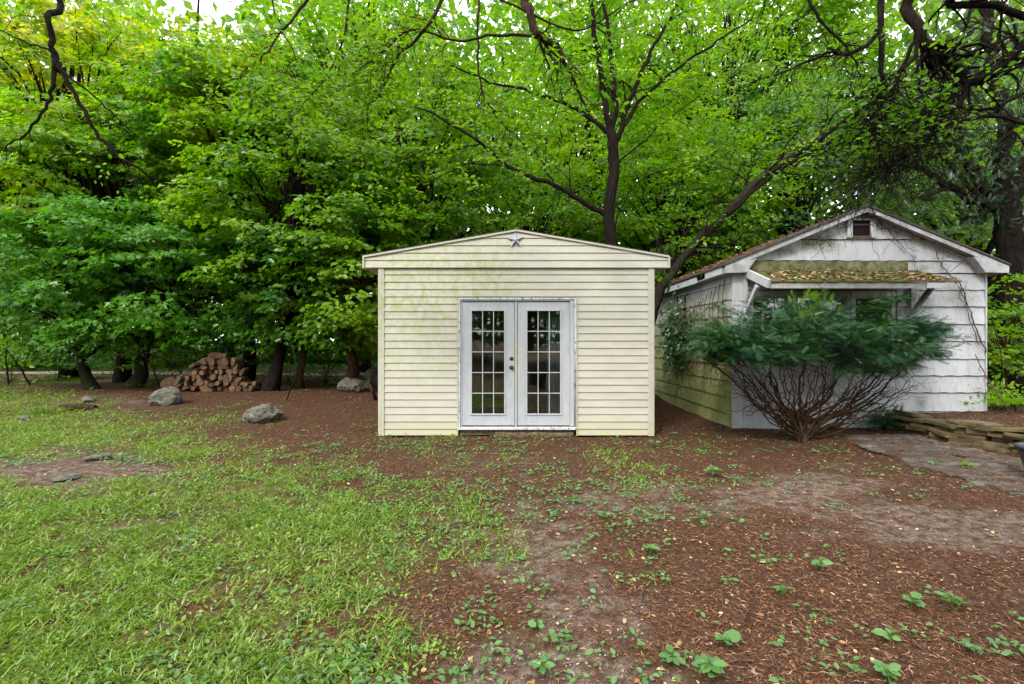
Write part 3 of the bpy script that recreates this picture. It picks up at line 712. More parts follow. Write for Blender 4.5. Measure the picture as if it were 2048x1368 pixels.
M['needle_roof'] = simple('needle_covered_roof', (.08, .035, .018), (.26, .12, .055), 40, .95, .1, 1.)
gar = thing('garage', 'old weathered white garage with a gable vent and mossy window awning', 'garage', (6.27, Q, 0))
GO = Vector(gar.location)
def gpart(name, mb, mat, parent=None, bevel=0):
    me = mb.mesh(name, mat, bevel); me.transform(Matrix.Translation(-GO)); return link(name, me, parent or gar)
wx0, wx1 = qx(1466), qx(1970); gzb = qz(857); QB = 14.4
yr = 8.58; rx0, rx1 = (1452 - 1024) * yr / FPX, (2018 - 1024) * yr / FPX; rax, raz = (1735 - 1024) * yr / FPX, CAMZ - (413 - 684) * yr / FPX
rez = CAMZ - (531 - 684) * yr / FPX
def gr(x): return raz - (raz - rez) * abs(x - rax) / ((rax - rx0) if x < rax else (rx1 - rax))
win = (qx(1492), qx(1790), qz(716), qz(580))
mb = MB(); t = .06
def wallbox(a, b, c, d): mb.box(a, b, Q + .03, Q + .03 + t, c, d)
wallbox(wx0 + .02, win[0], gzb, 2.6); wallbox(win[1], wx1 - .02, gzb, 2.6); wallbox(win[0], win[1], gzb, win[2]); wallbox(win[0], win[1], win[3], 2.6)
mb.add([(wx0 + .02, Q + .03, 2.6), (wx1 - .02, Q + .03, 2.6), (wx1 - .02, Q + .03, gr(wx1) - .06), (rax, Q + .03, raz - .06), (wx0 + .02, Q + .03, gr(wx0) - .06),
        (wx0 + .02, Q + .09, 2.6), (wx1 - .02, Q + .09, 2.6), (wx1 - .02, Q + .09, gr(wx1) - .06), (rax, Q + .09, raz - .06), (wx0 + .02, Q + .09, gr(wx0) - .06)],
       [(0, 1, 2, 3, 4), (9, 8, 7, 6, 5), (0, 5, 6, 1), (1, 6, 7, 2), (2, 7, 8, 3), (3, 8, 9, 4), (4, 9, 5, 0)])
mb.box(wx0 + .02, wx0 + .08, Q + .09, QB, gzb - .05, 2.75); mb.box(wx1 - .08, wx1 - .02, Q + .09, QB, gzb, 2.75); mb.box(wx0 + .08, wx1 - .08, QB - .08, QB, gzb, 2.75)
gpart('wall', mb, M['dark_in'])
mb = MB(); mb.box(wx0 + .08, wx1 - .08, Q + .09, QB - .08, gzb, .1); gpart('floor_slab', mb, M['dark_in'])
def panel(xa, xb, za, zb, clip=True, seed=0):
    r = np.random.default_rng(seed); n = max(4, int((xb - xa) / .07)); xs = np.linspace(xa, xb, n + 1)
    if clip:                                                     # never let a panel rise past the rake
        xs = np.array([x for x in xs if gr(x) - .07 > za + .01]); 
        if len(xs) < 2: return None
    vs, fs = [], []; ph = r.uniform(0, 6); dz = r.normal(0, .006); tilt = r.uniform(-.002, .006)
    for x in xs:
        w = .007 * math.sin((x - xa) * 21 + ph) * (.3 + .7 * r.random()); lo = za + .004 + w + dz; hi = zb - .006
        if clip: hi = min(hi, gr(x) - .06)
        hi = max(hi, lo + .004)
        vs += [(x, Q + .028, lo), (x, Q - .012 - tilt, lo), (x, Q + .012, hi), (x, Q + .028, hi)]
    n = len(xs)
    for i in range(n - 1):
        a, b = 4 * i, 4 * i + 4
        for k in range(4): fs.append((a + k, a + (k + 1) % 4, b + (k + 1) % 4, b + k))
    fs += [(0, 1, 2, 3), tuple(4 * (n - 1) + k for k in (3, 2, 1, 0))]
    return MB().add(vs, fs)
courses = [857, 823, 786, 752, 717, 683, 648, 613, 579, 547, 522, 479, 430, 413]
sd = 100
for i in range(len(courses) - 1):
    za, zb = qz(courses[i]) + (.0 if i else .0), qz(courses[i + 1])
    xa, xb = wx0 + .17, wx1 - .005
    cuts = [xa, qx(1795) + (.0 if i % 2 else .0), xb] if i < 9 else [xa, qx(1640 + 37 * (i % 3)), qx(1850 - 25 * (i % 2)), xb]
    if i < 9: cuts = sorted(cuts + [qx(1640 + 30 * (i % 2))])
    for a, b in zip(cuts[:-1], cuts[1:]):
        sd += 1
        if za < win[3] - .02 and zb > win[2] + .02:
            if a < win[1] and b > win[0]:
                if b <= win[1] + .2: continue
                a = max(a, win[1])
        mbp = panel(a + .003, b - .003, za, zb, True, sd)
        if mbp: gpart('siding_shingle', mbp, M['white'])
mb = MB(); mb.box(wx0 - .015, wx0 + .165, Q - .03, Q + .03, gzb - .02, gr(wx0) - .14); gpart('corner_board', mb, M['white'], bevel=.004)
mb = MB(); mb.box(wx1 - .004, wx1 + .02, Q - .02, Q + .06, qz(835), gr(wx1) - .12); gpart('corner_board', mb, M['white'])
# algae-green side wall in long courses
z = gzb - .06; k = 0
while z < gr(wx0) - .2:
    zb = z + .30; cuts = [Q + .035] + [Q + .035 + .9 + .45 * (k % 2) + 1.2 * j for j in range(4)] + [QB]
    for a, b in zip(cuts[:-1], cuts[1:]):
        n = 10; vs, fs = [], []; ph = rng.uniform(0, 6)
        for y in np.linspace(a + .003, b - .003, n):
            lo = z + .006 * math.sin(y * 17 + ph) + .004; hi = min(zb - .004, gr(wx0) - .1)
            vs += [(wx0 + .019, y, lo), (wx0 - .02, y, lo), (wx0 - .001, y, hi), (wx0 + .019, y, hi)]
        for i in range(n - 1):
            p0, p1 = 4 * i, 4 * i + 4
            for q in range(4): fs.append((p0 + q, p0 + (q + 1) % 4, p1 + (q + 1) % 4, p1 + q))
        fs += [(0, 1, 2, 3), tuple(4 * (n - 1) + q for q in (3, 2, 1, 0))]
        gpart('siding_shingle', MB().add(vs, fs), M['side'])
    z = zb; k += 1
M['trim'] = simple('dirty_white_trim', (.19, .19, .185), (.40, .41, .43), 5, .6)
# roof: deck edge, fascia, rake boards, ragged needles
for a, b in ((rx0 - .03, rez), (rx1 + .02, rez)):
    s_ = 1 if a < rax else -1
    mb = MB(); ys = (yr - .02, QB + .2)
    mb.add([(a, ys[0], b), (rax, ys[0], raz), (rax, ys[1], raz), (a, ys[1], b), (a, ys[0], b + .035), (rax, ys[0], raz + .035), (rax, ys[1], raz + .035), (a, ys[1], b + .035)],
           [(0, 1, 2, 3), (4, 5, 6, 7), (0, 1, 5, 4), (1, 2, 6, 5), (2, 3, 7, 6), (3, 0, 4, 7)]); gpart('roof_slope', mb, M['shingle'])
    e = b - .004; mb = MB(); w = .085
    mb.add([(a + s_ * .02, yr, e - w + .01), (rax, yr, raz - w - .004), (rax, yr, raz - .003), (a + s_ * .02, yr, e + .008),
            (a + s_ * .02, yr + .022, e - w + .01), (rax, yr + .022, raz - w - .004), (rax, yr + .022, raz - .003), (a + s_ * .02, yr + .022, e + .008)],
           [(0, 1, 2, 3), (7, 6, 5, 4), (0, 4, 5, 1), (1, 5, 6, 2), (2, 6, 7, 3), (3, 7, 4, 0)]); gpart('rake_board', mb, M['trim'])
    mb = MB()                                                     # sloping soffit under the overhang
    mb.add([(a + s_ * .03, yr + .023, e - .03), (rax, yr + .023, raz - .05), (rax, Q + .03, raz - .05), (a + s_ * .03, Q + .03, e - .03),
            (a + s_ * .03, yr + .023, e - .012), (rax, yr + .023, raz - .03), (rax, Q + .03, raz - .03), (a + s_ * .03, Q + .03, e - .012)],
           [(0, 3, 2, 1), (4, 5, 6, 7), (0, 1, 5, 4), (1, 2, 6, 5), (2, 3, 7, 6), (3, 0, 4, 7)]); gpart('rake_soffit', mb, M['trim'])
# boxed return at both eaves
for a, s_ in ((rx0, 1), (rx1, -1)):
    xx = a; e = rez - .1
    mb = MB(); wpt = (wx0 if s_ > 0 else wx1)
    dp = abs(wpt - a) + .16
    mb.add([(xx, yr - .004, e - .03), (xx + s_ * dp, yr - .004, e - .02), (xx + s_ * dp * 1.5, yr - .004, gr(xx + s_ * dp * 1.5) - .1), (xx, yr - .004, rez - .01),
            (xx, yr + .15, e - .03), (xx + s_ * dp, yr + .15, e - .02), (xx + s_ * dp * 1.5, yr + .15, gr(xx + s_ * dp * 1.5) - .1), (xx, yr + .15, rez - .01)],
           [(0, 1, 2, 3), (7, 6, 5, 4), (0, 4, 5, 1), (1, 5, 6, 2), (2, 6, 7, 3), (3, 7, 4, 0)]); gpart('eave_return', mb, M['trim'])
for (ya, yb, dz) in ((yr + .15, 9.5, 0), (9.5, 9.95, -.5), (9.95, QB, -.02)):
    if dz == -.5: continue                                         # a length of fascia has dropped off
    mb = MB(); mb.box(rx0 - .01, rx0 + .015, ya, yb, rez - .13 + dz, rez - .004 + dz); gpart('fascia', mb, M['white'], bevel=.003)
mb = MB(); mb.box(rx0 + .016, wx0 - .02, yr + .16, QB, rez - .125, rez - .11); gpart('soffit', mb, M['white'])
mb = MB(); mb.box(rx1 - .015, rx1 + .01, yr + .15, QB, rez - .13, rez - .004); gpart('fascia', mb, M['white'])
# needles heaped on the left roof edge
n = 5200; yy = rng.uniform(yr, QB, n); tt = rng.random(n) ** 1.6 * 2.3; xx = rx0 - .03 + tt; zz = np.array([gr(x) for x in xx]) + .036 + rng.uniform(0, .045, n) * (1 - tt / 2.6)
ph = rng.uniform(0, 2 * PI, n)
me = leaves('needles_on_roof', np.stack([xx, yy, zz], 1), np.stack([np.cos(ph), np.sin(ph), rng.normal(0, .3, n)], 1),
            np.stack([rng.normal(0, .5, n), rng.normal(0, .5, n), np.ones(n)], 1), rng.uniform(.05, .11, n), 'sliver', M['litter'])
tag(link('roof_litter', me), 'rusty brown needles matted along the left roof slope of the white garage', 'leaf litter', kind='stuff')
# gable vent
va, vb, vc, vd = qx(1702), qx(1738), qz(474), qz(438)
mb = MB(); mb.box(va - .095, va, Q - .05, Q + .01, vc - .02, vd + .0); gpart('vent_jamb', mb, M['white'], bevel=.004)
mb = MB(); mb.box(vb, vb + .095, Q - .05, Q + .01, vc - .02, vd + .0); gpart('vent_jamb', mb, M['white'], bevel=.004)
mb = MB(); mb.box(va + .001, vb - .001, Q - .045, Q + .01, vc - .02, vc + .012); gpart('vent_sill', mb, M['vine'])
mb = MB(); mb.box(va + .001, vb - .001, Q - .045, Q + .01, vd - .03, vd); gpart('vent_head', mb, M['white'])
N = NB('vent_dark'); M['black'] = N.done(N.bsdf((.012, .01, .009), .95, spec=.05))
mb = MB(); mb.box(va + .001, vb - .001, Q - .02, Q - .013, vc + .013, vd - .031); gpart('painted_vent_dark', mb, M['black'])  # near-black sheet painted in place of the dark inside the open vent
for k in range(1):
    mb = MB(); zz_ = vc + .2 + k * .1; mb.add([(va + .004, Q - .04, zz_), (vb - .004, Q - .04, zz_), (vb - .004, Q - .022, zz_ + .03), (va + .004, Q - .022, zz_ + .03),
      (va + .004, Q - .04, zz_ + .006), (vb - .004, Q - .04, zz_ + .006), (vb - .004, Q - .022, zz_ + .036), (va + .004, Q - .022, zz_ + .036)],
      [(0, 1, 2, 3), (7, 6, 5, 4), (0, 4, 5, 1), (1, 5, 6, 2), (2, 6, 7, 3), (3, 7, 4, 0)]); gpart('louver', mb, M['dark_in'])
# three windows
M['sash'] = simple('old_sash_paint', (.20, .19, .18), (.38, .37, .36), 9, .7)
for (a, b, bars, lab) in ((1494, 1582, 3, 'left window with a divided sash'), (1584, 1698, 2, 'middle window'), (1700, 1788, 0, 'right window with one dark pane')):
    A, B, Cc, D = qx(a), qx(b), win[2], win[3] - .02; fw = .075
    mb = MB(); mb.box(A, A + fw, Q - .035, Q + .05, Cc, D); mb.box(B - fw, B, Q - .035, Q + .05, Cc, D); mb.box(A + fw, B - fw, Q - .033, Q + .05, D - .1, D); mb.box(A + fw, B - fw, Q - .045, Q + .05, Cc, Cc + .06)
    wobj = gpart('window', mb, M['sash'] if bars else M['white']); wobj['label'] = lab
    ia, ib, ic, id_ = A + fw, B - fw, Cc + .06, D - .1; zc = (ic + id_) / 2
    mb = MB(); s_ = .035
    mb.box(ia, ia + s_, Q + .0, Q + .035, ic, id_); mb.box(ib - s_, ib, Q + .0, Q + .035, ic, id_); mb.box(ia + s_, ib - s_, Q + .001, Q + .034, id_ - s_, id_)
    mb.box(ia + s_, ib - s_, Q + .001, Q + .034, ic, ic + s_); mb.box(ia + s_, ib - s_, Q - .004, Q + .03, zc - .02, zc + .02)
    gpart('sash', mb, M['sash'], wobj)
    nb = max(1, bars)
    for c in range(1, nb):
        x = ia + (ib - ia) * c / nb; mb = MB(); mb.box(x - .01, x + .01, Q + .006, Q + .025, ic + s_, id_ - s_); gpart('muntin', mb, M['white'], wobj)
    if bars == 3:
        for zq in (ic + (zc - ic) * .5, zc + (id_ - zc) * .5):
            mb = MB(); mb.box(ia + s_, ib - s_, Q + .008, Q + .023, zq - .009, zq + .009); gpart('muntin', mb, M['white'], wobj)
    for (p0, p1) in ((ic + s_, zc - .021), (zc + .021, id_ - s_)):
        for c in range(nb):
            xa_ = ia + (ib - ia) * c / nb + (s_ if c == 0 else .011); xb_ = ia + (ib - ia) * (c + 1) / nb - (s_ if c == nb - 1 else .011)
            mb = MB(); mb.box(xa_, xb_, Q + .014, Q + .018, p0, p1); gpart('glass_pane', mb, M['glass'], wobj)
mb = MB(); mb.box(win[0] - .03, win[1] + .03, Q - .05, Q - .002, win[3] + .0, win[3] + .06); gpart('window_head', mb, M['sash'])
# awning: mossy board, sloping mossy roof, gutter board, rafters, braces
mb = MB(); mb.box(qx(1492), qx(1811), Q - .055, Q - .02, qz(543), qz(523)); gpart('flashing_board', mb, M['mossboard'])
aw0, aw1, ya_, yb_, zA, zB = qx(1488), qx(1822), Q - .02, 7.92, qz(542), CAMZ - (564 - 684) * 7.92 / FPX
for k in range(6):                                               # six overlapping courses of roofing
    u0, u1 = k / 6, (k + 1) / 6 + .01
    y0_, y1_ = ya_ + (yb_ - ya_) * u0, ya_ + (yb_ - ya_) * u1; z0_, z1_ = zA + (zB - zA) * u0 + .012, zA + (zB - zA) * u1 + .022
    off = .02 * math.sin(k * 2.1)
    nseg = 26; vs, fs = [], []
    for i in range(nseg + 1):
        x = aw0 + off * .3 + (aw1 + .15 * u1 - aw0) * i / nseg; j = rng.normal(0, .006)
        vs += [(x, y0_, z0_ - .02), (x, y0_, z0_), (x, y1_ + j, z1_ + j), (x, y1_ + j, z1_ - .02)]
        if i:
            p0, p1 = 4 * i - 4, 4 * i
            for q in range(4): fs.append((p0 + q, p0 + (q + 1) % 4, p1 + (q + 1) % 4, p1 + q))
    fs += [(0, 1, 2, 3), tuple(4 * nseg + q for q in (3, 2, 1, 0))]
    gpart('awning_shingle_course', MB().add(vs, fs), M['mossroof'])
mb = MB(); mb.box(aw0 + .04, aw1 + .1, yb_ + .02, yb_ + .045, zB - .1, zB - .003); gpart('awning_fascia', mb, M['sash'])
mb = MB(); mb.box(aw1 - .42, aw1 + .03, yb_ - .004, yb_ + .018, zB - .1, zB - .012); gpart('fascia_patch', mb, M['white'])
for xx in list(np.linspace(aw0 + .05, aw1 - .02, 5)):
    mb = MB(); mb.beam((xx, ya_, zA - .06), (xx, yb_ + .05, zB - .055), .04, .07); gpart('rafter', mb, M['white'])
mb = MB(); mb.beam((aw0 - .0, ya_ + .0, zA - .02), (aw0 - .0, yb_ - .02, zB - .03), .045, .14); gpart('end_rafter', mb, M['white'])
for xx in (aw0 - .002, aw1 - .02):
    mb = MB(); mb.beam((xx, Q - .04, zA - .78), (xx, yb_ + .35, zB - .02), .05, .08); gpart('brace', mb, M['white'])
    mb = MB(); mb.box(xx - .035, xx + .035, Q - .075, Q - .031, zA - .85, zA - .08); gpart('bracket_post', mb, M['white'])
# dead leaves lying on the awning
n = 620; u = rng.random(n) ** .6; xx = aw0 + .15 + (aw1 - aw0 - .1) * rng.random(n) ** .8; yy = ya_ + (yb_ - ya_) * u; zz = zA + (zB - zA) * u + .03 + rng.uniform(0, .01, n)
ph = rng.uniform(0, 2 * PI, n)
me = leaves('awning_leaves', np.stack([xx, yy, zz], 1), np.stack([np.cos(ph), np.sin(ph), rng.normal(0, .2, n)], 1),
            np.stack([rng.normal(0, .4, n), rng.normal(-.3, .4, n), np.ones(n)], 1), rng.uniform(.03, .085, n), 'oval', M['dryleaf'])
tag(link('awning_leaves', me), 'tan dead leaves lying on the mossy awning of the white garage', 'fallen leaves', kind='stuff')

# ---------------------------------------------------------------- rocks and stones
M['rock'] = (lambda N: N.done((lambda f, f2, p: N.bsdf(N.mix(N.rng(f2, .55, .68, 0, .6), N.mix(N.rng(f, .35, .65), (.045, .042, .034), (.20, .185, .155)), (.12, .14, .06)), .9, N.bump(f, 1., .05), spec=.2))(N.noise(N.obj(), 12, 9, .75), N.noise(N.obj(), 3.5, 4), 0)))(NB('lichen_rock'))
M['slate'] = (lambda N: N.done((lambda f, f2: N.bsdf(N.mix(N.rng(f2, .36, .56), N.mix(N.rnd(), (.075, .072, .066), (.14, .132, .122)), (.055, .038, .026)), .8, N.bump(f, .5, .008), spec=.25))(N.noise(N.pos(), 25, 7, .7), N.noise(N.pos(), 5, 5, .7))))(NB('grey_slate'))
M['wallstone'] = (lambda N: N.done((lambda f, f2: N.bsdf(N.mix(N.rng(f2, .4, .62), N.mix(N.rnd(), (.10, .068, .03), (.18, .135, .075)), (.05, .05, .025)), .9, N.bump(f, .8, .015), spec=.15))(N.noise(N.pos(), 22, 7, .7), N.noise(N.pos(), 5.5, 5, .7))))(NB('tan_wall_stone'))
def rock(size, seed, cuts=9, sub=4):
    bm = bmesh.new(); bmesh.ops.create_icosphere(bm, subdivisions=sub, radius=1); r = random.Random(seed)
    pl = [(Vector((r.gauss(0, 1), r.gauss(0, 1), r.gauss(0, .8))).normalized(), r.uniform(.68, .9)) for _ in range(cuts)]
    for v in bm.verts:
        c = v.co.copy()
        for nrm, d in pl:
            e = c.dot(nrm) - d
            if e > 0: c -= nrm * e * .92
        nz = mnoise.noise(c * 2.1 + Vector((seed, 0, 0))) * .10 + mnoise.noise(c * 5 + Vector((0, seed, 0))) * .07 + mnoise.noise(c * 13) * .03 - .05 * max(0, 1 - abs(mnoise.noise(c * 2.7 + Vector((seed, 3, 0)))) * 14)
        c *= 1 + nz; v.co = Vector((c.x * size[0], c.y * size[1], c.z * size[2]))
    me = bpy.data.meshes.new('rock'); bm.to_mesh(me); bm.free(); me.materials.append(M['rock'])
    me.polygons.foreach_set('use_smooth', [True] * len(me.polygons)); return me
def put_rock(name, px, py, wpx, hpx, label, seed, rz=0, cat='boulder', dy=.8, sink=.25, tilt=0, group=None, wy=None):
    g = G(px, py); k = g.y / FPX; hw = wpx * k / 2; h = hpx * k
    me = rock((hw, hw * dy, h / (1 + (1 - sink)) * 1.05), seed, sub=5 if wpx > 40 else 3)
    o = link(name, me); o.location = (g.x, g.y + hw * dy * .6, g.z + h / (1 + (1 - sink)) * (1 - sink) * .9); o.rotation_euler = (0, math.radians(tilt), math.radians(rz))
    return tag(o, label, cat, group)
put_rock('boulder', 322, 812, 60, 36, 'rounded tan boulder in front of the firewood pile', 3, 20, tilt=-12)
put_rock('boulder', 515, 846, 86, 38, 'long grey boulder lying alone on the brown litter', 5, -15, tilt=-8)
put_rock('boulder', 702, 786, 62, 32, 'flat topped grey boulder beside the left end of the cream shed', 8, 10)
put_rock('boulder', 742, 775, 40, 38, 'dark mossy rock tucked behind the left corner of the cream shed', 12, 30)
for i, (a, b, w, h, lab) in enumerate(((42, 842, 26, 10, 'small flat tan stone in the grass at the left edge'), (180, 923, 34, 12, 'pale stone chip beside a weed on the left bare strip'), (205, 918, 26, 12, 'small pale stone right of the stone chip on the bare strip'),
      (120, 962, 60, 8, 'flat pinkish stone sunk in the left bare strip'), (1745, 900, 38, 9, 'dark flat stone between the shrub and the slate path'), (172, 806, 24, 14, 'small stone on top of the rotten log'))):
    put_rock('stone', a, b, w, h, lab, 20 + i, i * 40, cat='stone')
def slab(lx, ly, lz, seed, jit=.12, bev=.008):
    r = random.Random(seed); mb = MB()
    n = 8; v = []
    for zt_ in (0, 1):
        for k in range(n):
            a = 2 * PI * (k + .5) / n; x = math.copysign(min(1, abs(math.cos(a)) * 2.3), math.cos(a)); y = math.copysign(min(1, abs(math.sin(a)) * 2.3), math.sin(a))
            f = (1 - .08 * zt_) * (1 + r.uniform(-jit, jit)) if zt_ == 0 else None
            if zt_ == 0: v.append((x * f * lx / 2, y * f * ly / 2, 0))
            else: b = v[k]; v.append((b[0] * r.uniform(.93, 1.0), b[1] * r.uniform(.93, 1), lz * r.uniform(.88, 1.05)))
    f = [tuple(range(n - 1, -1, -1)), tuple(range(n, 2 * n))] + [(k, (k + 1) % n, n + (k + 1) % n, n + k) for k in range(n)]
    mb.add(v, f); return mb, bev
sw = thing('dry_stone_wall', 'low dry stacked wall of flat tan stones at the right of the garage', 'stone wall', (7.1, 7.6, 0))
protos = []
for k in range(8):
    mb, bev = slab(1, 1, 1, 50 + k); protos.append(mb.mesh('wall_stone', M['wallstone'], .02))
A_, B_ = np.array([6.78, 8.95]), np.array([7.42, 5.7]); dn = (B_ - A_) / np.linalg.norm(B_ - A_); Lw = np.linalg.norm(B_ - A_); nrm = np.array([-dn[1] * -1, dn[0] * -1])
nrm = np.array([dn[1], -dn[0]])                                  # towards the yard
zc = 0; cnt = 0
for lay in range(6):
    hh = [.075, .07, .06, .07, .055, .05][lay]; t = rng.uniform(-.1, .1)
    while t < Lw:
        ll = rng.uniform(.22, .52); c = A_ + dn * (t + ll / 2) + nrm * (.06 - lay * .012 + rng.normal(0, .05)) * (1 if lay < 5 else -1)
        if not (lay == 5 and rng.random() < .35):
            o = link('stone', protos[rng.integers(8)], sw); base_z = H(c[0] - .25, c[1]) - .03
            o.location = (c[0] - 7.1, c[1] - 7.6, base_z + zc + rng.normal(0, .004)); o.scale = (ll * .97, rng.uniform(.24, .36), hh * rng.uniform(.65, 1.15))
            o.rotation_euler = (rng.normal(0, .07), rng.normal(0, .06), math.atan2(dn[1], dn[0]) + rng.normal(0, .2)); cnt += 1
        t += ll + .01
    zc += hh
# slate path
fp = thing('flagstone_path', 'weathered grey slate path running along the stone wall', 'path', (5.9, 6.3, 0)); fp['kind'] = 'structure'
del fp['category']
y = 3.6; k = 0
while y < 7.95:
    dy = rng.uniform(.13, .24); xc0 = 5.02 + .06 * math.sin(y * 2) + max(0, y - 6.9) * .35; xc1 = 6.62 - max(0, y - 6.2) * .12
    x = xc0 + rng.uniform(0, .15)
    while x < xc1:
        w = rng.uniform(.35, .95); w = min(w, xc1 - x + .1); o = link('flagstone', None or (lambda m: m)(slab(w * .97, dy * .96, .035, 300 + k, .06)[0].mesh('flagstone', M['slate'], .006)), fp)
        cx, cy = x + w / 2, y + dy / 2; o.location = (cx - 5.9, cy - 6.3, H(cx, cy) + .004 + rng.normal(0, .005)); o.rotation_euler = (rng.normal(0, .012), rng.normal(0, .012), rng.normal(0, .05))
        x += w + .012; k += 1
    y += dy + .012
# planter at the right edge
N = NB('planter_glaze'); f = N.noise(N.pos(), 14, 5); M['planter'] = N.done(N.bsdf(N.mix(N.rng(f, .3, .7), (.025, .02, .022), (.05, .042, .045)), .5, spec=.35))
pl = thing('planter', 'dark greyish brown rounded planter cut by the right edge of the photo', 'planter', (6.07, 5.4, H(6.07, 5.4)))
for nm, prof in (('pot', [(0, 0), (.16, 0), (.18, .03), (.25, .16), (.29, .30), (.30, .36), (.26, .37), (.25, .34), (.0, .33)]), ('rim', [(.297, .36), (.325, .362), (.33, .39), (.32, .40), (.27, .40), (.262, .372)])):
    vs, fs = [], []; s_ = 28
    for ra, zz in prof:
        for k in range(s_): vs.append((ra * math.cos(2 * PI * k / s_), ra * math.sin(2 * PI * k / s_), zz))
    for i in range(len(prof) - 1):
        for k in range(s_): fs.append((i * s_ + k, i * s_ + (k + 1) % s_, (i + 1) * s_ + (k + 1) % s_, (i + 1) * s_ + k))
    link(nm, MB().add(vs, fs).mesh(nm, M['planter'], 0, True), pl)

# ---------------------------------------------------------------- firewood
def endgrain():
    N = NB('cut_wood_end'); o = N.obj(); x, y, z = N.sep(o); r2 = N.math('SQRT', N.math('ADD', N.math('MULTIPLY', x, x), N.math('MULTIPLY', z, z)))
    rings = N.math('SINE', N.math('MULTIPLY', r2, 260)); f = N.noise(o, 14, 5, .7)
    c = N.mix(N.rnd(), (.075, .05, .03), (.22, .13, .065)); c = N.mix(N.rng(rings, -1, 1, 0, .35), c, (.10, .05, .025)); c = N.mix(N.rng(f, .42, .62, 0, .8), c, (.045, .03, .022))
    return N.done(N.bsdf(c, .85, N.bump(f, .5, .01), spec=.15))
M['end'] = endgrain(); M['logbark'] = bark_mat('log_bark', (.045, .026, .016), (.13, .075, .045))
def log_mesh(rad, ln, kind, seed):
    r = random.Random(seed); n = 12; pr = []
    for k in range(n):
        a = 2 * PI * k / n; q = rad * (1 + r.uniform(-.1, .1))
        x, z = q * math.cos(a), q * math.sin(a)
        if kind == 1: z = max(z, -rad * .12)
        if kind == 2 and (x * .8 + z * .6) < -rad * .1: x, z = x * .25, z * .25
        pr.append((x, z))
    mb = MB(); vs = []
    for yy, sc in ((-ln / 2, .94), (-ln / 2 + .012, 1), (ln / 2 - .012, 1), (ln / 2, .94)):
        vs += [(x * sc, yy + r.uniform(-.004, .004), z * sc) for x, z in pr]
    mb.add(vs, [tuple(range(n))] + [tuple(3 * n + k for k in range(n - 1, -1, -1))], 1)
    for i in range(3): mb.f += [(i * n + k, (i + 1) * n + k, (i + 1) * n + (k + 1) % n, i * n + (k + 1) % n) for k in range(n)]; mb.mi += [0] * n
    return mb.mesh('log', [M['logbark'], M['end']])
lm = [log_mesh(.115 * q, .42, kd, i) for i, (q, kd) in enumerate([(1, 0), (.9, 0), (1.05, 1), (.8, 0), (1.1, 2), (.95, 0), (.85, 1), (1.12, 0), (1, 2), (.75, 0)])]
ORD = ['first', 'second', 'third', 'fourth', 'fifth', 'sixth', 'seventh', 'eighth', 'ninth', 'tenth', 'eleventh', 'twelfth', 'thirteenth']
ROW = ['bottom row', 'second row up', 'third row up', 'fourth row up', 'fifth row up', 'sixth row up', 'top']
pb = G(345, 785); step = .168
rows = [(0, 13), (.4, 12), (1, 10), (1.8, 9), (3, 7), (4.2, 5), (5.6, 2)]
for ri, (off, cnt) in enumerate(rows):
    for k in range(cnt):
        li = int(rng.integers(10)); o = bpy.data.objects.new('log', lm[li]); C.objects.link(o)
        o.location = (pb.x + (off + k) * step + (.1 if ri % 2 else 0) + rng.normal(0, .012), pb.y + .22 + rng.normal(0, .06), H(pb.x + 1, pb.y) + .08 + ri * .138 + rng.normal(0, .008))
        o.rotation_euler = (rng.normal(0, .05), rng.uniform(0, 6.3), rng.normal(0, .12)); o.scale = (rng.uniform(.58, .98), rng.uniform(.7, 1.1), rng.uniform(.58, .98))
        if ri == 6: o.rotation_euler = (0, 0, 1.2 + k * .5)
        how = {0: 'round', 1: 'split', 2: 'wedge shaped'}[[0, 0, 1, 0, 2, 0, 1, 0, 2, 0][li]]
        tag(o, f'{how} log, {ORD[k]} from left in the {ROW[ri]} of the firewood' if ri < 6 else f'log lying crossways on top of the firewood pile, {["left", "right"][k]} one', 'log', 'logs in the firewood pile')
o = bpy.data.objects.new('log', log_mesh(.2, .3, 0, 77)); C.objects.link(o); o.location = (pb.x - .12, pb.y + .1, H(pb.x, pb.y) + .2); o.rotation_euler = (0, .3, .5)
tag(o, 'large reddish log round leaning at the left end of the firewood pile', 'log', 'logs in the firewood pile')
# rotten log with weeds at left, sticks
def stick(name, pts, r0, r1, mat, label, cat, k=5, twig=0, tl=.3, sides=6, jit=.004):
    p = smooth_path(pts, k, jit); rad = np.linspace(r0, r1, len(p)); ls = [(p, rad)]
    if twig: ls += twiggy(p, rad, twig, tl, 1)
    root = Vector(pts[0]); me = tubes(name, ls, mat, sides, .06); me.transform(Matrix.Translation(-root)); o = link(name, me); o.location = root
    return tag(o, label, cat)
g = G(150, 822); stick('rotten_log', [(g.x - .35, g.y, g.z + .03), (g.x, g.y + .05, g.z + .07), (g.x + .35, g.y + .1, g.z + .04)], .10, .07, M['bark_brown'], 'crumbling rotten log with weeds at its left end in the grass', 'log', sides=10)
stick('fallen_stick', [W(350, 774, 12.0), W(362, 752, 12.0), W(388, 728, 12.05), W(412, 717, 12.15), W(432, 712, 12.3)], .013, .008, M['slate'], 'pale curved stick arching over the left of the firewood pile', 'stick')
stick('bent_sapling', [G(572, 800), W(584, 772, 10.6), W(592, 745, 10.6), W(590, 715, 10.7), W(578, 680, 10.8)], .014, .006, M['bark_moss'], 'thin bent green sapling stem right of the firewood pile', 'sapling', twig=4)
stick('driftwood', [W(742, 745, 11.2), W(738, 765, 11.2), W(745, 782, 11.1), G(752, 800)], .02, .045, M['bark_brown'], 'curved brown root standing against the boulder by the shed', 'root', twig=3)
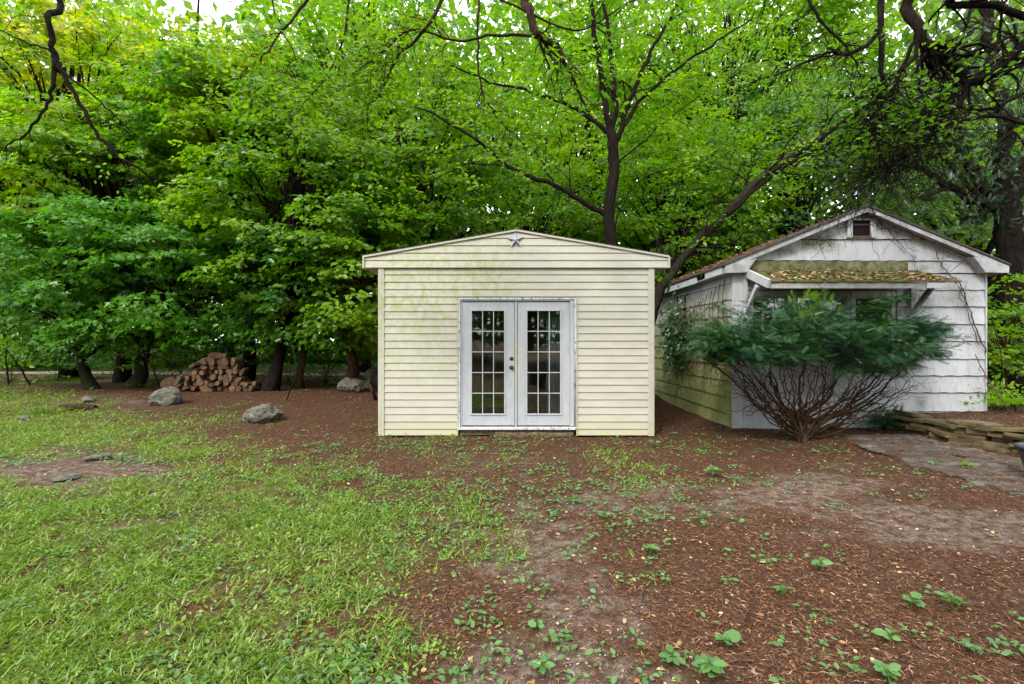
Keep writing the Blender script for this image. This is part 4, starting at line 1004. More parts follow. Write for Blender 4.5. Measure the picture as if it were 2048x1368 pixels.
mb = MB(); g = G(668, 775); mb.beam((g.x - .3, g.y + .5, g.z + .1), (g.x + .5, g.y + .6, g.z + .12), .1, .04); o = link('plank', mb.mesh('plank', M['rotten'], .004)); tag(o, 'short pale plank end poking out left of the grey boulder', 'plank')
rs = np.random.default_rng(5)
for i, (a, b, c, d, Yq, lab) in enumerate((((380, 765), (340, 725), (300, 710), (262, 700), 13.2, 'dark fallen branch slanting left of the firewood pile'),
        ((642, 775), (655, 740), (668, 715), (690, 690), 12.6, 'thin dark branch leaning right of the ivy covered trunk'),
        ((318, 770), (305, 735), (290, 712), (285, 690), 13.0, 'thin upright dead stem between two left trunks'),
        ((60, 770), (40, 735), (22, 712), (8, 690), 13.5, 'thin stem leaning left near the left edge'),
        ((18, 770), (14, 740), (12, 715), (15, 680), 13.2, 'thin upright stem at the left edge of the woods'))):
    stick('dead_branch', [W(a[0], a[1], Yq), W(b[0], b[1], Yq), W(c[0], c[1], Yq), W(d[0], d[1], Yq)], .025, .01, M['bark'], lab, 'branch', twig=6, tl=.6)

# ---------------------------------------------------------------- yew shrub before the garage
yb = G(1602, 884); ysh = thing('yew_shrub', 'dark green yew shrub with a bare fan of brown branches before the garage windows', 'shrub', tuple(yb))
r = np.random.default_rng(33); br = []; tips = []
def yew_top(px): return np.interp(px, [1370, 1400, 1440, 1500, 1560, 1600, 1620, 1660, 1720, 1760, 1800, 1850, 1905], [695, 665, 640, 648, 662, 628, 612, 642, 640, 624, 636, 660, 658])
def yew_bot(px): return np.interp(px, [1370, 1420, 1500, 1600, 1700, 1780, 1850, 1905], [705, 722, 722, 728, 738, 735, 712, 670])
for i in range(40):
    px = 1385 + (i + r.random()) / 40 * 500 if i < 36 else r.uniform(1550, 1750)
    py = yew_bot(px) - r.uniform(-6, 28); Yq = 7.75 + r.normal(0, .38)
    e = np.array(W(px, py, Yq)); s0 = np.array(yb) + np.array([r.normal(0, .045), r.normal(0, .06), 0])
    fx = (px - 1600) / 280
    m1 = s0 + np.array([fx * .50, (Yq - yb.y) * .3, .24 + .22 * (1 - abs(fx))]); m2 = s0 * .4 + e * .6 + np.array([0, 0, -.20 * abs(fx) + .02])
    m2 = m2 + r.normal(0, .09, 3); m1 = m1 + r.normal(0, .05, 3); p = smooth_path([s0, m1, m2, e], 6, .016); rad = np.linspace(r.uniform(.012, .028), .005, len(p)) * (1.7 if i % 6 == 0 else 1)
    br.append((p, rad)); tw = twiggy(p[8:], rad[8:], 5, .5, 1, r, .05); br += tw
    tips += [t[0][-1] for t in tw] + [e]
for i in range(18):
    px = r.uniform(1690, 1850) if i % 3 else r.uniform(1470, 1540); py = r.uniform(742, 790); e = np.array(W(px, py, 7.7 + r.normal(0, .3))); s0 = np.array(yb) + [r.normal(0, .04), 0, .05]
    m1 = s0 + (e - s0) * .3 + np.array([0, 0, -.06]) + r.normal(0, .03, 3); m2 = s0 + (e - s0) * .65 + np.array([0, 0, -.07]) + r.normal(0, .06, 3)
    p = smooth_path([s0, m1, m2, e], 6, .014); rad = np.linspace(r.uniform(.008, .02), .004, len(p)); br.append((p, rad)); br += twiggy(p[8:], rad[8:], 5, .4, 1, r, -.05)
for k in range(5):
    a = k * 1.3; p = smooth_path([np.array(yb) + [0, 0, -.05], np.array(yb) + [.05 * math.cos(a), .05 * math.sin(a), .2], np.array(yb) + [.16 * math.cos(a), .12 * math.sin(a), .5]], 5, .01); br.append((p, np.linspace(.045, .02, len(p))))
tag(wchild('branches', tubes('branches', br, M['bark_brown'], 5, .06), ysh), kind='stuff')
n = 340; cpx = r.uniform(1445, 1840, n); tp, bt = yew_top(cpx), yew_bot(cpx); u = r.random(n) ** 1.1; cpy = tp + 18 + 9 * np.sin(cpx * .11) * (1 - u) + (bt - tp - 16) * u + r.normal(0, 5, n)
Yc = 7.75 + r.normal(0, .40, n)
cc = np.stack([(cpx - 1024) / FPX * Yc, Yc, CAMZ - (cpy - 684) / FPX * Yc], 1)
d = (cc - (np.array(yb) + [0, 0, .75])) * [1, 1, .35]; d /= np.linalg.norm(d, axis=1)[:, None]; d += r.normal(0, .25, d.shape); d[:, 2] += .12
wisp = [(1375, 690), (1385, 668), (1400, 650), (1400, 705), (1850, 650), (1870, 662), (1885, 655), (1900, 648), (1840, 680), (1825, 700), (1815, 640), (1440, 612), (1500, 615), (1760, 600), (1590, 612), (1790, 600)]
for a_, b_ in wisp:
    for q in range(2):
        e = np.array(W(a_ + r.normal(0, 6), b_ + r.normal(0, 6), 7.7 + r.normal(0, .2))); dd = e - (np.array(yb) + [0, 0, .9]); dd[2] *= .5; dd /= np.linalg.norm(dd)
        cc = np.vstack([cc, e - dd * .4]); d = np.vstack([d, dd])
L = r.uniform(.3, .55, len(cc)); nl = 40
P, A, NN, sz = sprays(cc, d, L, nl, .085, .155, droop=.1, out=.1, r=r)
tw = [(np.array([c, c + q * l * .5 - [0, 0, .01], c + q * l - [0, 0, .1 * l * l]]), np.array([.006, .004, .002])) for c, q, l in zip(cc, d / np.linalg.norm(d, axis=1)[:, None], L)]
tag(wchild('twigs', tubes('twigs', tw, M['twig'], 4), ysh), kind='stuff')
tag(wchild('foliage', leaves('foliage', P, A, NN, sz, 'frond', M['yew']), ysh), kind='stuff')
# bright young shoots
P = np.array([W(px, py, 7.5) for px, py in zip(r.uniform(1590, 1660, 90), r.uniform(590, 650, 90))]) + r.normal(0, .07, (90, 3)); A = r.normal(0, .3, (90, 3)) + [0, -.1, 1]
wchild('young_shoots', leaves('young_shoots', P, A, r.normal(0, .3, (90, 3)) + [0, -1, .3], r.uniform(.08, .16, 90), 'frond', M['maple']), ysh)
stick('dead_sprig', [W(1648, 662, 7.05), W(1652, 672, 7.0), W(1656, 679, 7.0)], .006, .005, M['end'], 'rust brown dead sprig caught in the middle of the yew shrub', 'dead sprig')
ds = [(smooth_path([W(1656, 675, 7.0), W(1645, 683, 6.98), W(1638, 693, 6.98)], 3), .006), (smooth_path([W(1656, 675, 7.0), W(1657, 685, 6.97)], 3), .006), (smooth_path([W(1656, 675, 7.0), W(1672, 682, 6.98), W(1683, 695, 6.98)], 3), .006)]
me = tubes('dead_twigs', [(p, np.linspace(r_ + .002, r_ * .7, len(p))) for p, r_ in ds], M['end'], 5, .15)
sprig = [o for o in C.objects if o.name == 'dead_sprig'][0]; me.transform(Matrix.Translation(-sprig.location)); link('dead_twigs', me, sprig)
# small evergreen seedling shrub at the start of the stone wall
def bushlet(name, label, c, rad, n, mat, kind, size, cat='shrub', seed=1):
    r = np.random.default_rng(seed); root = thing(name, label, cat, tuple(c)); P = np.array(c) + r.normal(0, 1, (n, 3)) * np.array(rad) * .45; P[:, 2] = np.maximum(P[:, 2], c[2] + .01) + rad[2] * .4
    A = P - np.array(c); A = A / np.linalg.norm(A, axis=1)[:, None] + r.normal(0, .5, (n, 3))
    st = [(wander(c, p, 4, .02, .2, r), np.linspace(.006, .002, 4)) for p in P[:: max(1, n // 14)]]
    wchild('stem', tubes('stem', st, M['twig'], 4), root)
    wchild('leaves', leaves('leaves', P, A, r.normal(0, .4, (n, 3)) + [0, -.3, 1], size * r.uniform(.6, 1.2, n), kind, M[mat]), root); return root
bushlet('yew_seedling', 'small bushy evergreen at the left end of the stone wall', G(1768, 862), (.34, .3, .3), 420, 'yew', 'frond', .14, seed=4)
bushlet('fern_clump', 'bright green leafy clump behind the right end of the stone wall', (8.9, 8.9, .3), (.7, .6, .4), 700, 'bright', 'oval', .09, 'plant', seed=5)
bushlet('leafy_weed', 'tuft of weeds at the left end of the rotten log', G(90, 830), (.5, .2, .12), 240, 'cover', 'blade', .12, 'weed', seed=6)
# vines on the garage
r = np.random.default_rng(44)
def vine(name, label, paths, rads, tw, tl, mat='vine', seed=0, leafn=0):
    root = thing(name, label, 'vine', tuple(paths[0][0])); ls = []
    for pp, rd in zip(paths, rads):
        p = smooth_path(pp, 6, .008); rad = np.linspace(rd, rd * .45, len(p)); ls.append((p, rad)); ls += [(a, b) for a, b in twiggy(p, rad, tw, tl, 2, r)]
    for a, b in ls: a[:, 1] = np.minimum(a[:, 1], Q - .035) if name == 'climbing_vine' else a[:, 1]
    wchild('stem', tubes('stem', ls, M[mat], 5, .08), root); return root, ls
YV = Q - .05
vine('climbing_vine', 'bare brown vine climbing from the right wall up the garage rake', [[W(1972, 705, YV), W(1950, 650, YV), W(1932, 600, YV), W(1918, 565, YV), W(1895, 545, YV), W(1878, 520, YV), W(1866, 485, YV - .12)],
      [W(1958, 690, YV), W(1940, 640, YV), W(1925, 590, YV), W(1905, 555, YV), W(1880, 530, YV)]], [.012, .008], 7, .35)
vine('climbing_vine', 'thin dark vine hanging diagonally right of the gable vent', [[W(1742, 416, yr - .03), W(1775, 458, YV), W(1805, 495, YV), W(1828, 515, YV), W(1830, 540, YV)], [W(1775, 455, YV), W(1815, 480, YV), W(1838, 470, YV)]], [.006, .004], 6, .3, 'twig')
vine('climbing_vine', 'reddish vine running along the right rake board of the garage', [[W(1745, 425, yr - .02), W(1800, 452, yr - .03), W(1862, 482, yr - .03), W(1920, 515, yr - .03), W(1965, 548, yr - .02)]], [.008], 7, .25)
vine('hanging_vine', 'tangle of dry brown vines hanging on the garage side wall under the eave', [[(wx0 - .06, yy, 2.72 - .05 * j), (wx0 - .09, yy + .05, 2.2), (wx0 - .07, yy - .06, 1.6 - .3 * (j % 3)), (wx0 - .06, yy + .03, 1.1 - .4 * (j % 2))] for j, yy in enumerate(np.linspace(8.95, 11.6, 14))], [.010] * 14, 9, .5, 'vine')
# ivy clump
ivy = thing('ivy_clump', 'dark green ivy clump hanging on the garage side wall near the eave', 'ivy', (wx0 - .15, 11.0, 2.1))
P = np.array([wx0 - .2, 11.2, 1.75]) + r.normal(0, 1, (900, 3)) * [.09, .42, .36]; P[:, 0] = np.minimum(P[:, 0], wx0 - .05)
tag(wchild('foliage', leaves('foliage', P, r.normal(0, .4, (900, 3)) + [-.4, -.3, -.8], r.normal(0, .4, (900, 3)) + [-.9, -.5, .5], r.uniform(.06, .13, 900), 'oval', M['ivy']), ivy), kind='stuff')
st = [(wander((wx0 - .06, yy, 2.65), (wx0 - .1, yy + r.normal(0, .1), .9), 8, 0, .15, r), np.linspace(.014, .006, 8)) for yy in (10.9, 11.1, 11.3, 11.5)]
wchild('stem', tubes('stem', st, M['bark'], 5), ivy)
stick('bare_shrub', [W(1950, 708, 8.6), W(1968, 745, 8.55), W(1995, 790, 8.5), W(2032, 842, 8.45)], .007, .012, M['vine'], 'bare reddish shrub stem leaning against the right corner of the garage', 'stem', twig=7, tl=.4)
stick('bare_shrub', [W(1985, 640, 9.0), W(2000, 700, 9.0), W(2010, 760, 8.9), W(2036, 830, 8.8)], .007, .014, M['twig'], 'thin pale stem rising behind the stone wall at the right edge', 'stem', twig=5, tl=.4)

# ---------------------------------------------------------------- seedlings on the bare soil
def seedling(px, py, spx, label, n=6, kind='oval', seed=0, mat='weed'):
    r = np.random.default_rng(seed + 900); g = G(px, py); s = spx * .62 * g.y / FPX; root = thing('seedling', label, 'seedling', tuple(g), 'seedlings on the bare soil')
    ph = np.arange(n) * 2.4 + r.uniform(0, 1); P = np.array(g) + np.stack([np.cos(ph) * s * .08, np.sin(ph) * s * .08, r.uniform(.3, .6, n) * s], 1)
    A = np.stack([np.cos(ph), np.sin(ph), r.uniform(-.1, .35, n)], 1)
    wchild('leaves', leaves('leaves', P, A, np.tile([[0, -.2, 1.]], (n, 1)) + r.normal(0, .45, (n, 3)), s * r.uniform(.3, .75, n), kind, M[mat]), root)
    wchild('stem', tubes('stem', [(np.array([np.array(g) + [0, 0, -.01], p]), [.0022, .0015]) for p in P], M['weed'], 4), root)
for i, (px, py, s, lab) in enumerate(((1565, 1195, 42, 'round leafed seedling right of centre in the brown litter'), (1640, 1142, 50, 'narrow leafed seedling beside a curled tan leaf'), (1822, 1215, 52, 'seedling with drooping round leaves, left one of the pair at right'),
     (1905, 1222, 62, 'wide seedling lying over a tan leaf, right one of the pair'), (1780, 1290, 58, 'tall toothed seedling near the lower right corner'), (1940, 1305, 44, 'small seedling at the lower right'), (1455, 1300, 62, 'tall seedling with long leaves near the bottom middle right'),
     (1345, 1330, 56, 'branching seedling at the edge of the grey bare patch'), (1773, 1368, 70, 'broad leafed seedling cut by the bottom edge'), (1420, 1365, 84, 'thick clump of broad leaves at the bottom edge'), (1075, 1265, 44, 'seedling beside a pale fallen leaf on the grey patch'),
     (1085, 1345, 50, 'seedling left of the grey bare patch at the bottom'), (1310, 895, 30, 'leafy seedling in front of the right corner of the cream shed'), (1425, 955, 46, 'spreading seedling on the brown soil right of the shed'), (1150, 1010, 34, 'clustered seedling in front of the french doors'),
     (1210, 1040, 34, 'seedling to the lower right of the clustered one by the doors'), (1935, 942, 34, 'yellow green seedling growing through the slate path'), (1870, 935, 28, 'tiny feathery seedling at the edge of the slate path'), (1300, 1110, 46, 'creeping seedling at the end of a green strip'), (245, 925, 40, 'weed beside the pale stones on the left bare strip'))):
    seedling(px, py, s * 1.1, lab, 7 + (i * 3) % 6 + (8 if s > 68 else 0), ['oval', 'oval', 'round', 'oval'][i % 4], i, 'bright' if 'yellow' in lab else 'weed')

# ---------------------------------------------------------------- trees
G1 = 'leafy maples along the left edge of the woods'
def X(px, Y): return (px - 1024) / FPX * Y
tree('maple_tree', 'slim maple at the far left with a leaning trunk and drooping cool green leaves', (X(185, 13.2), 13.2), (-11.6, 13.4, 3.5), (3.0, 1.9, 2.1), .16, 44, 9, 30, .16, 'blue', 'star', 'bark_moss', G1, 101, trunk_path=smooth_path([(X(185, 13.2), 13.2, .2), W(168, 740, 13.2), W(160, 700, 13.3), W(150, 600, 13.4), W(140, 450, 13.5)], 3), droop=.5)
tree('maple_tree', 'short mossy maple trunk second from the left with layered low branches', (X(262, 13.6), 13.6), (-9.2, 13.3, 3.2), (2.6, 1.7, 1.9), .17, 40, 9, 30, .155, 'blue', 'star', 'bark_moss', G1, 102, droop=.5)
tree('maple_tree', 'yellow green maple filling the upper left corner of the woods', (-16, 17.5), (-15.2, 17, 9.0), (5.4, 3.2, 5.0), .24, 120, 9, 26, .20, 'yellow', 'star', 'bark', G1, 103, clump_r=1.2, L=.8)
tree('maple_tree', 'tall bright green maple left of the middle behind the firewood', (-8.6, 15.6), (-8.3, 15.2, 7.0), (2.9, 2.3, 4.0), .2, 100, 9, 28, .17, 'bright', 'star', 'bark', G1, 104)
tree('maple_tree', 'mid green maple above the low cool green ones on the left', (-12.5, 15.5), (-12.6, 14.6, 6.1), (3.5, 2.0, 2.8), .2, 86, 9, 28, .17, 'bright', 'star', 'bark', G1, 105)
tree('vine_covered_tree', 'dark trunk wrapped in vines right beside the firewood pile', (X(536, 12.9), 12.9), (-5.6, 13.1, 5.1), (2.5, 1.7, 3.3), .17, 72, 9, 28, .15, 'maple', 'oval', 'bark', None, 106, lump=.2)
tree('slender_tree', 'slender brown trunk between the vine covered trunk and the shed', (X(598, 13.6), 13.6), (-5.8, 13.8, 3.6), (1.7, 1.5, 2.0), .12, 36, 8, 26, .15, 'dark', 'oval', 'bark_brown', None, 107)
tree('slender_tree', 'reddish brown trunk nearest the left wall of the cream shed', (X(685, 13.0), 13.0), (-4.1, 12.9, 3.6), (1.6, 1.5, 2.1), .15, 42, 8, 26, .15, 'maple', 'oval', 'bark_brown', None, 108)
tree('broadleaf_tree', 'dense green tree rising behind the left half of the shed roof', (-3.2, 15.5), (-3.0, 14.9, 6.6), (3.0, 2.2, 4.0), .2, 88, 9, 28, .16, 'maple', 'quad', 'bark', None, 109)
tree('broadleaf_tree', 'yellow green tree peeking over the bright maple left of the middle', (-10, 17), (-9.6, 16.6, 9.6), (3.4, 2, 2.2), .2, 60, 9, 26, .18, 'yellow', 'star', 'bark', None, 119)
tree('broadleaf_tree', 'tall tree behind with thin crown at the upper middle left', (-6.5, 21), (-6.0, 20.5, 12.4), (4.0, 3, 4.6), .25, 80, 8, 22, .21, 'bright', 'quad', 'bark', None, 110, clump_r=1.3, L=.9)
tree('broadleaf_tree', 'bright yellow green tree seen far behind the forked trunk', (3.0, 23), (3.6, 22, 9.2), (5.2, 3, 6.2), .25, 105, 8, 24, .24, 'lime', 'quad', 'bark', None, 111, clump_r=1.4, L=1.)
tree('broadleaf_tree', 'green tree filling the gap between the two buildings', (5.3, 17.5), (5.6, 17, 5.2), (3.6, 2.4, 4.2), .2, 90, 9, 24, .19, 'bright', 'quad', 'bark', None, 112, clump_r=1.1, L=.8)
tree('broadleaf_tree', 'shaded green tree behind the peak of the white garage', (10.5, 18.5), (10.2, 18, 6.6), (4.2, 2.6, 4.6), .24, 90, 9, 24, .19, 'dark', 'quad', 'bark', None, 113, clump_r=1.1, L=.8)
tree('broadleaf_tree', 'tall green tree beyond the upper right canopy', (9.5, 22), (9.5, 21, 13.5), (6.0, 3, 4.6), .28, 90, 8, 22, .23, 'maple', 'quad', 'bark', None, 114, clump_r=1.5, L=1.)
tree('broadleaf_tree', 'leafy tree behind the right end of the white garage', (15.5, 16), (14.9, 15.4, 5.2), (3.4, 2.4, 4.6), .2, 80, 9, 24, .17, 'maple', 'quad', 'bark', None, 115, clump_r=1.1, L=.8)
tree('sapling', 'young bright sapling at the right edge beside the garage wall', (10.6, 10.3), (10.5, 10.3, 2.0), (.9, .8, 1.4), .04, 22, 7, 22, .11, 'bright', 'oval', 'twig', None, 116, clump_r=.5, L=.4)
tree('broadleaf_tree', 'green tree just behind the peak of the cream shed', (.6, 17.5), (.4, 17, 4.6), (3.6, 2.2, 3.8), .2, 84, 9, 24, .18, 'maple', 'quad', 'bark', None, 117, clump_r=1.1, L=.8)
tree('broadleaf_tree', 'dim tree far behind at the left edge', (-22, 22), (-21, 21.5, 5.4), (5, 3, 4.4), .25, 66, 8, 22, .22, 'dark', 'quad', 'bark', None, 118, clump_r=1.3, L=.9)

# forked tree behind the cream shed
Yt = 12.1; r = np.random.default_rng(55)
ft = thing('forked_tree', 'tall dark forked tree rising right behind the cream shed roof', 'tree', (X(1222, Yt), Yt, .2))
def limb(pts, Yq, jit=.02): return smooth_path([W(a, b, Yq + (c[0] if c else 0)) for a, b, *c in pts], 5, jit)
trunk = limb([(1226, 790), (1224, 640), (1222, 500), (1218, 430), (1228, 330), (1222, 265)], Yt)
wchild('trunk', tubes('trunk', [(trunk, np.linspace(.17, .12, len(trunk)))], M['bark'], 10, .05), ft)
limbs = [([(1218, 432), (1170, 408), (1110, 370), (1020, 335), (960, 285), (880, 235), (820, 205, .5)], .075, .02),
         ([(1222, 270), (1165, 225), (1110, 200), (1040, 178), (980, 165), (900, 130, -.4)], .06, .018),
         ([(1222, 265), (1208, 200), (1198, 120), (1185, 40), (1175, -60)], .085, .04), ([(1226, 270), (1230, 190), (1222, 110), (1210, 20), (1200, -80)], .07, .035),
         ([(1228, 300), (1250, 230), (1275, 160), (1310, 90), (1350, 20), (1380, -60)], .07, .025), ([(1240, 260), (1290, 190), (1350, 140), (1420, 90), (1500, 40)], .05, .02),
         ([(1232, 330), (1290, 280), (1340, 235), (1400, 190, -.3)], .025, .01), ([(1222, 480), (1250, 400), (1300, 350), (1380, 330, -.5)], .02, .008),
         ([(960, 288), (900, 300), (840, 310), (780, 315)], .02, .007), ([(1110, 372), (1080, 320), (1050, 290), (990, 300)], .022, .008), ([(1000, 330), (930, 330), (870, 360), (820, 395)], .02, .007)]
allp = []
for pts, a, b in limbs:
    p = limb(pts, Yt); rad = np.linspace(a, b, len(p)); wchild('branch', tubes('branch', [(p, rad)], M['bark'], 7, .05), ft); allp.append((p, rad))
tw = []
for p, rad in allp: tw += twiggy(p, rad * .7, 9, 1.5, 2, r)
tag(wchild('twigs', tubes('twigs', tw, M['bark'], 4), ft), kind='stuff')
tips = np.array([t[0][k] for t in tw for k in (3, 6)]); tips = tips[np.array([not (.0 < 0) for _ in tips])]
ex = ellipsoid_pts(420, (1.6, 14.0, 8.8), (6.6, 1.8, 3.8), r, .2)
cs = np.vstack([tips, ex]); k = (cs[:, 1] > Yt + .1) | (r.random(len(cs)) < .22); cs = cs[k]; ds = r.normal(0, 1, cs.shape); ds[:, 2] *= .2
Pq, Aq, Nq, sq = sprays(cs, ds, .6 * r.uniform(.6, 1.3, len(cs)), 16, .16, .12, r=r)
tag(wchild('foliage', leaves('foliage', Pq, Aq, Nq, sq, 'oval', M['bright']), ft), kind='stuff')

# leaning tree between the buildings
Yl = 11.6; lt = thing('leaning_tree', 'dark double stemmed tree leaning right from behind the shed over the garage', 'tree', (X(1300, Yl), Yl, .2))
p1 = limb([(1296, 660), (1318, 590), (1370, 510), (1455, 425), (1530, 350), (1620, 290), (1700, 235, -.4), (1780, 190, -.9)], Yl)
p2 = limb([(1455, 428), (1560, 340), (1660, 285), (1740, 240), (1850, 230, -.5)], Yl - .1); p3 = limb([(1370, 512), (1420, 505), (1500, 470), (1600, 440)], Yl); p4 = limb([(1300, 640), (1310, 520), (1330, 440), (1360, 370)], Yl + .6); p5 = limb([(1320, 588), (1370, 470), (1460, 380), (1480, 330)], Yl + .4)
p1 = np.vstack([[X(1290, Yl), Yl, .1], p1])
wchild('trunk', tubes('trunk', [(p1, np.linspace(.12, .055, len(p1)))], M['bark_moss'], 10, .05), lt)
tw = []
for p, a in ((p2, .05), (p3, .025), (p4, .035), (p5, .035)):
    rad = np.linspace(a, a * .35, len(p)); wchild('branch', tubes('branch', [(p, rad)], M['bark'], 7, .05), lt); tw += twiggy(p, rad, 8, 1.3, 2, r)
tw += twiggy(p1, np.linspace(.06, .03, len(p1)), 22, 1.6, 2, r)
tag(wchild('twigs', tubes('twigs', tw, M['bark'], 4), lt), kind='stuff')
cs = np.vstack([np.array([t[0][-1] for t in tw]), ellipsoid_pts(300, (6.8, 13.4, 7.6), (4.4, 1.5, 3.0), r, .2)]); ds = r.normal(0, 1, cs.shape); ds[:, 2] *= .2
k = (cs[:, 2] > 3.2) & ((cs[:, 1] > Yl + .1) | (r.random(len(cs)) < .25)); cs = cs[k]; ds = ds[:len(cs)]
Pq, Aq, Nq, sq = sprays(cs, ds, .55 * r.uniform(.6, 1.3, len(cs)), 16, .15, .11, r=r)
tag(wchild('foliage', leaves('foliage', Pq, Aq, Nq, sq, 'oval', M['maple']), lt), kind='stuff')

# conifer at the right edge
Yc = 11.4; ct = thing('cedar_tree', 'thick dark cedar trunk at the right edge with crooked limbs over the garage', 'tree', (X(2030, Yc), Yc, .2))
trunk = limb([(2040, 790), (2030, 640), (2022, 520), (2015, 430), (2005, 380)], Yc)
wchild('trunk', tubes('trunk', [(trunk, np.linspace(.31, .22, len(trunk)))], M['bark'], 12, .08), ct)
tw = []; cl = [([(2010, 400), (2005, 330), (2010, 260), (1990, 180), (1980, 80), (1960, -40)], .2, .09), ([(2010, 420), (1950, 350), (1915, 290), (1880, 230), (1860, 170)], .13, .05),
      ([(2010, 430), (1930, 390), (1860, 350), (1800, 305), (1740, 285), (1700, 290)], .1, .03), ([(2020, 400), (2060, 320), (2090, 240), (2120, 100)], .16, .08), ([(2000, 440), (1960, 400), (1900, 330), (1850, 310)], .07, .03)]
for pts, a, b in cl:
    p = limb(pts, Yc, .04); rad = np.linspace(a, b, len(p)); wchild('branch', tubes('branch', [(p, rad)], M['bark'], 8, .08), ct); tw += twiggy(p, rad * .5, 22, 2.0, 2, r, .12)
tag(wchild('twigs', tubes('twigs', tw, M['twig'], 4), ct), kind='stuff')
cs = np.vstack([np.array([t[0][-1] for t in tw]), ellipsoid_pts(260, (12.0, 11.6, 6.6), (2.6, 1.5, 3.2), r, .3)]); k = 11
P = np.repeat(cs, k, 0) + r.normal(0, .24, (len(cs) * k, 3)); A = r.normal(0, .8, P.shape) + [0, 0, -.6]
tag(wchild('foliage', leaves('foliage', P, A, r.normal(0, .5, P.shape) + [0, 0, 1], r.uniform(.11, .22, len(P)), 'frond', M['conifer']), ct), kind='stuff')

# overhanging trees whose trunks stand beside the camera
def overhang(name, label, trunkp, tr, limbs_, tw_n, tw_l, bark, nleaf, leaf, mat, seed, down=.1, kind='oval'):
    r = np.random.default_rng(seed); p = smooth_path(trunkp, 5, .02); root = thing(name, label, 'tree', tuple(trunkp[0]))
    wchild('trunk', tubes('trunk', [(p, np.linspace(tr, tr * .7, len(p)))], M[bark], 12, .03), root); tw = []
    for pts, a, b, nt in limbs_:
        q = smooth_path(pts, 5, .008); rad = np.linspace(a * .62 if a > .03 else a * 1.15, b, len(q)); wchild('branch', tubes('branch', [(q, rad)], M[bark], 8, .035), root)
        tw += twiggy(q[len(q) // 3:], rad[len(q) // 3:] * .8, int(tw_n * nt), tw_l, 2, r, down)
    tag(wchild('twigs', tubes('twigs', tw, M[bark], 4), root), kind='stuff')
    tips = np.array([t[0][k] for t in tw for k in (4, 6)]); cs = tips[r.permutation(len(tips))]; cs = cs[(cs[:, 2] > 4.0) | (cs[:, 0] < 2.5)][:nleaf]
    ds = r.normal(0, 1, cs.shape); ds[:, 2] *= .3
    if nleaf:
        Pq, Aq, Nq, sq = sprays(cs, ds, .28 * r.uniform(.6, 1.3, len(cs)), 5, .07, leaf, r=r)
        tag(wchild('foliage', leaves('foliage', Pq, Aq, Nq, sq, kind, M[mat]), root), kind='stuff')
    return root
ya = 4.3
overhang('overhanging_tree', 'tree whose thin bare forked branch hangs in from the top left corner', [(-5.6, .2, 0), (-5.5, .4, 2.5), (-5.2, .7, 5.2)], .2,
   [([(-5.2, .7, 5.2), (-5.0, 2.2, 5.6), W(74, -60, ya), W(95, 40, ya), W(110, 105, ya), W(125, 145, ya), W(160, 210, ya), W(195, 265, ya), W(235, 308, ya), W(275, 335, ya), W(330, 368, ya + .1), W(370, 375, ya + .2)], .05, .006, .8),
    ([W(108, 105, ya), W(107, 155, ya - .02), W(95, 205, ya - .05), W(55, 262, ya - .1), W(10, 300, ya - .1)], .02, .005, .4), ([W(235, 308, ya), W(200, 310, ya), W(130, 308, ya + .05), W(95, 322, ya + .05)], .011, .004, .3),
    ([W(235, 308, ya), W(262, 345, ya), W(285, 390, ya)], .008, .003, .3), ([W(110, 110, ya), W(60, 85, ya), W(-10, 60, ya)], .009, .004, .3), ([W(125, 140, ya), W(200, 205, ya), W(240, 240, ya + .1), W(300, 300, ya + .2)], .009, .003, .4)],
   9, .38, 'bark', 16, .05, 'bright', 61, .02)
yv = 5.6
overhang('overhanging_tree', 'tree whose crooked brown limb comes down from the top middle of the photo', [(.8, -1.2, 0), (.9, -1.0, 3), (.9, -.6, 6.3)], .22,
   [([(.9, -.6, 6.3), (.7, 2.5, 6.9), W(1055, -60, yv), W(1062, 20, yv), W(1068, 60, yv), W(1090, 80, yv), W(1118, 95, yv), W(1130, 125, yv), W(1150, 165, yv + .1), W(1170, 210, yv + .2)], .11, .012, 1.),
    ([W(1090, 78, yv), W(1040, 70, yv), W(960, 75, yv), W(900, 80, yv), W(820, 60, yv), W(760, 110, yv + .1), W(700, 150, yv + .2)], .018, .006, 2.2),
    ([W(900, -30, yv), W(850, 60, yv), W(800, 110, yv), W(760, 190, yv), W(720, 230, yv)], .02, .005, 1.8), ([W(640, -40, yv), W(600, 20, yv), W(560, 70, yv), W(520, 120, yv), W(490, 150, yv)], .016, .005, 1.),
    ([W(960, -40, yv + .4), W(955, 90, yv + .4), W(965, 180, yv + .4), W(1000, 240, yv + .5), W(1050, 290, yv + .6)], .016, .005, 1.4), ([W(700, -50, yv), W(690, 60, yv), W(660, 140, yv), W(600, 220, yv)], .014, .004, 1.2),
    ([W(540, -30, yv), W(555, 40, yv), W(590, 110, yv), W(600, 180, yv)], .010, .004, .7), ([W(1000, 0, yv), W(1150, 60, yv), W(1230, 20, yv), W(1330, -30, yv)], .012, .005, .8)],
   17, .7, 'twig', 560, .075, 'maple', 62, .12)
yu = 6.4
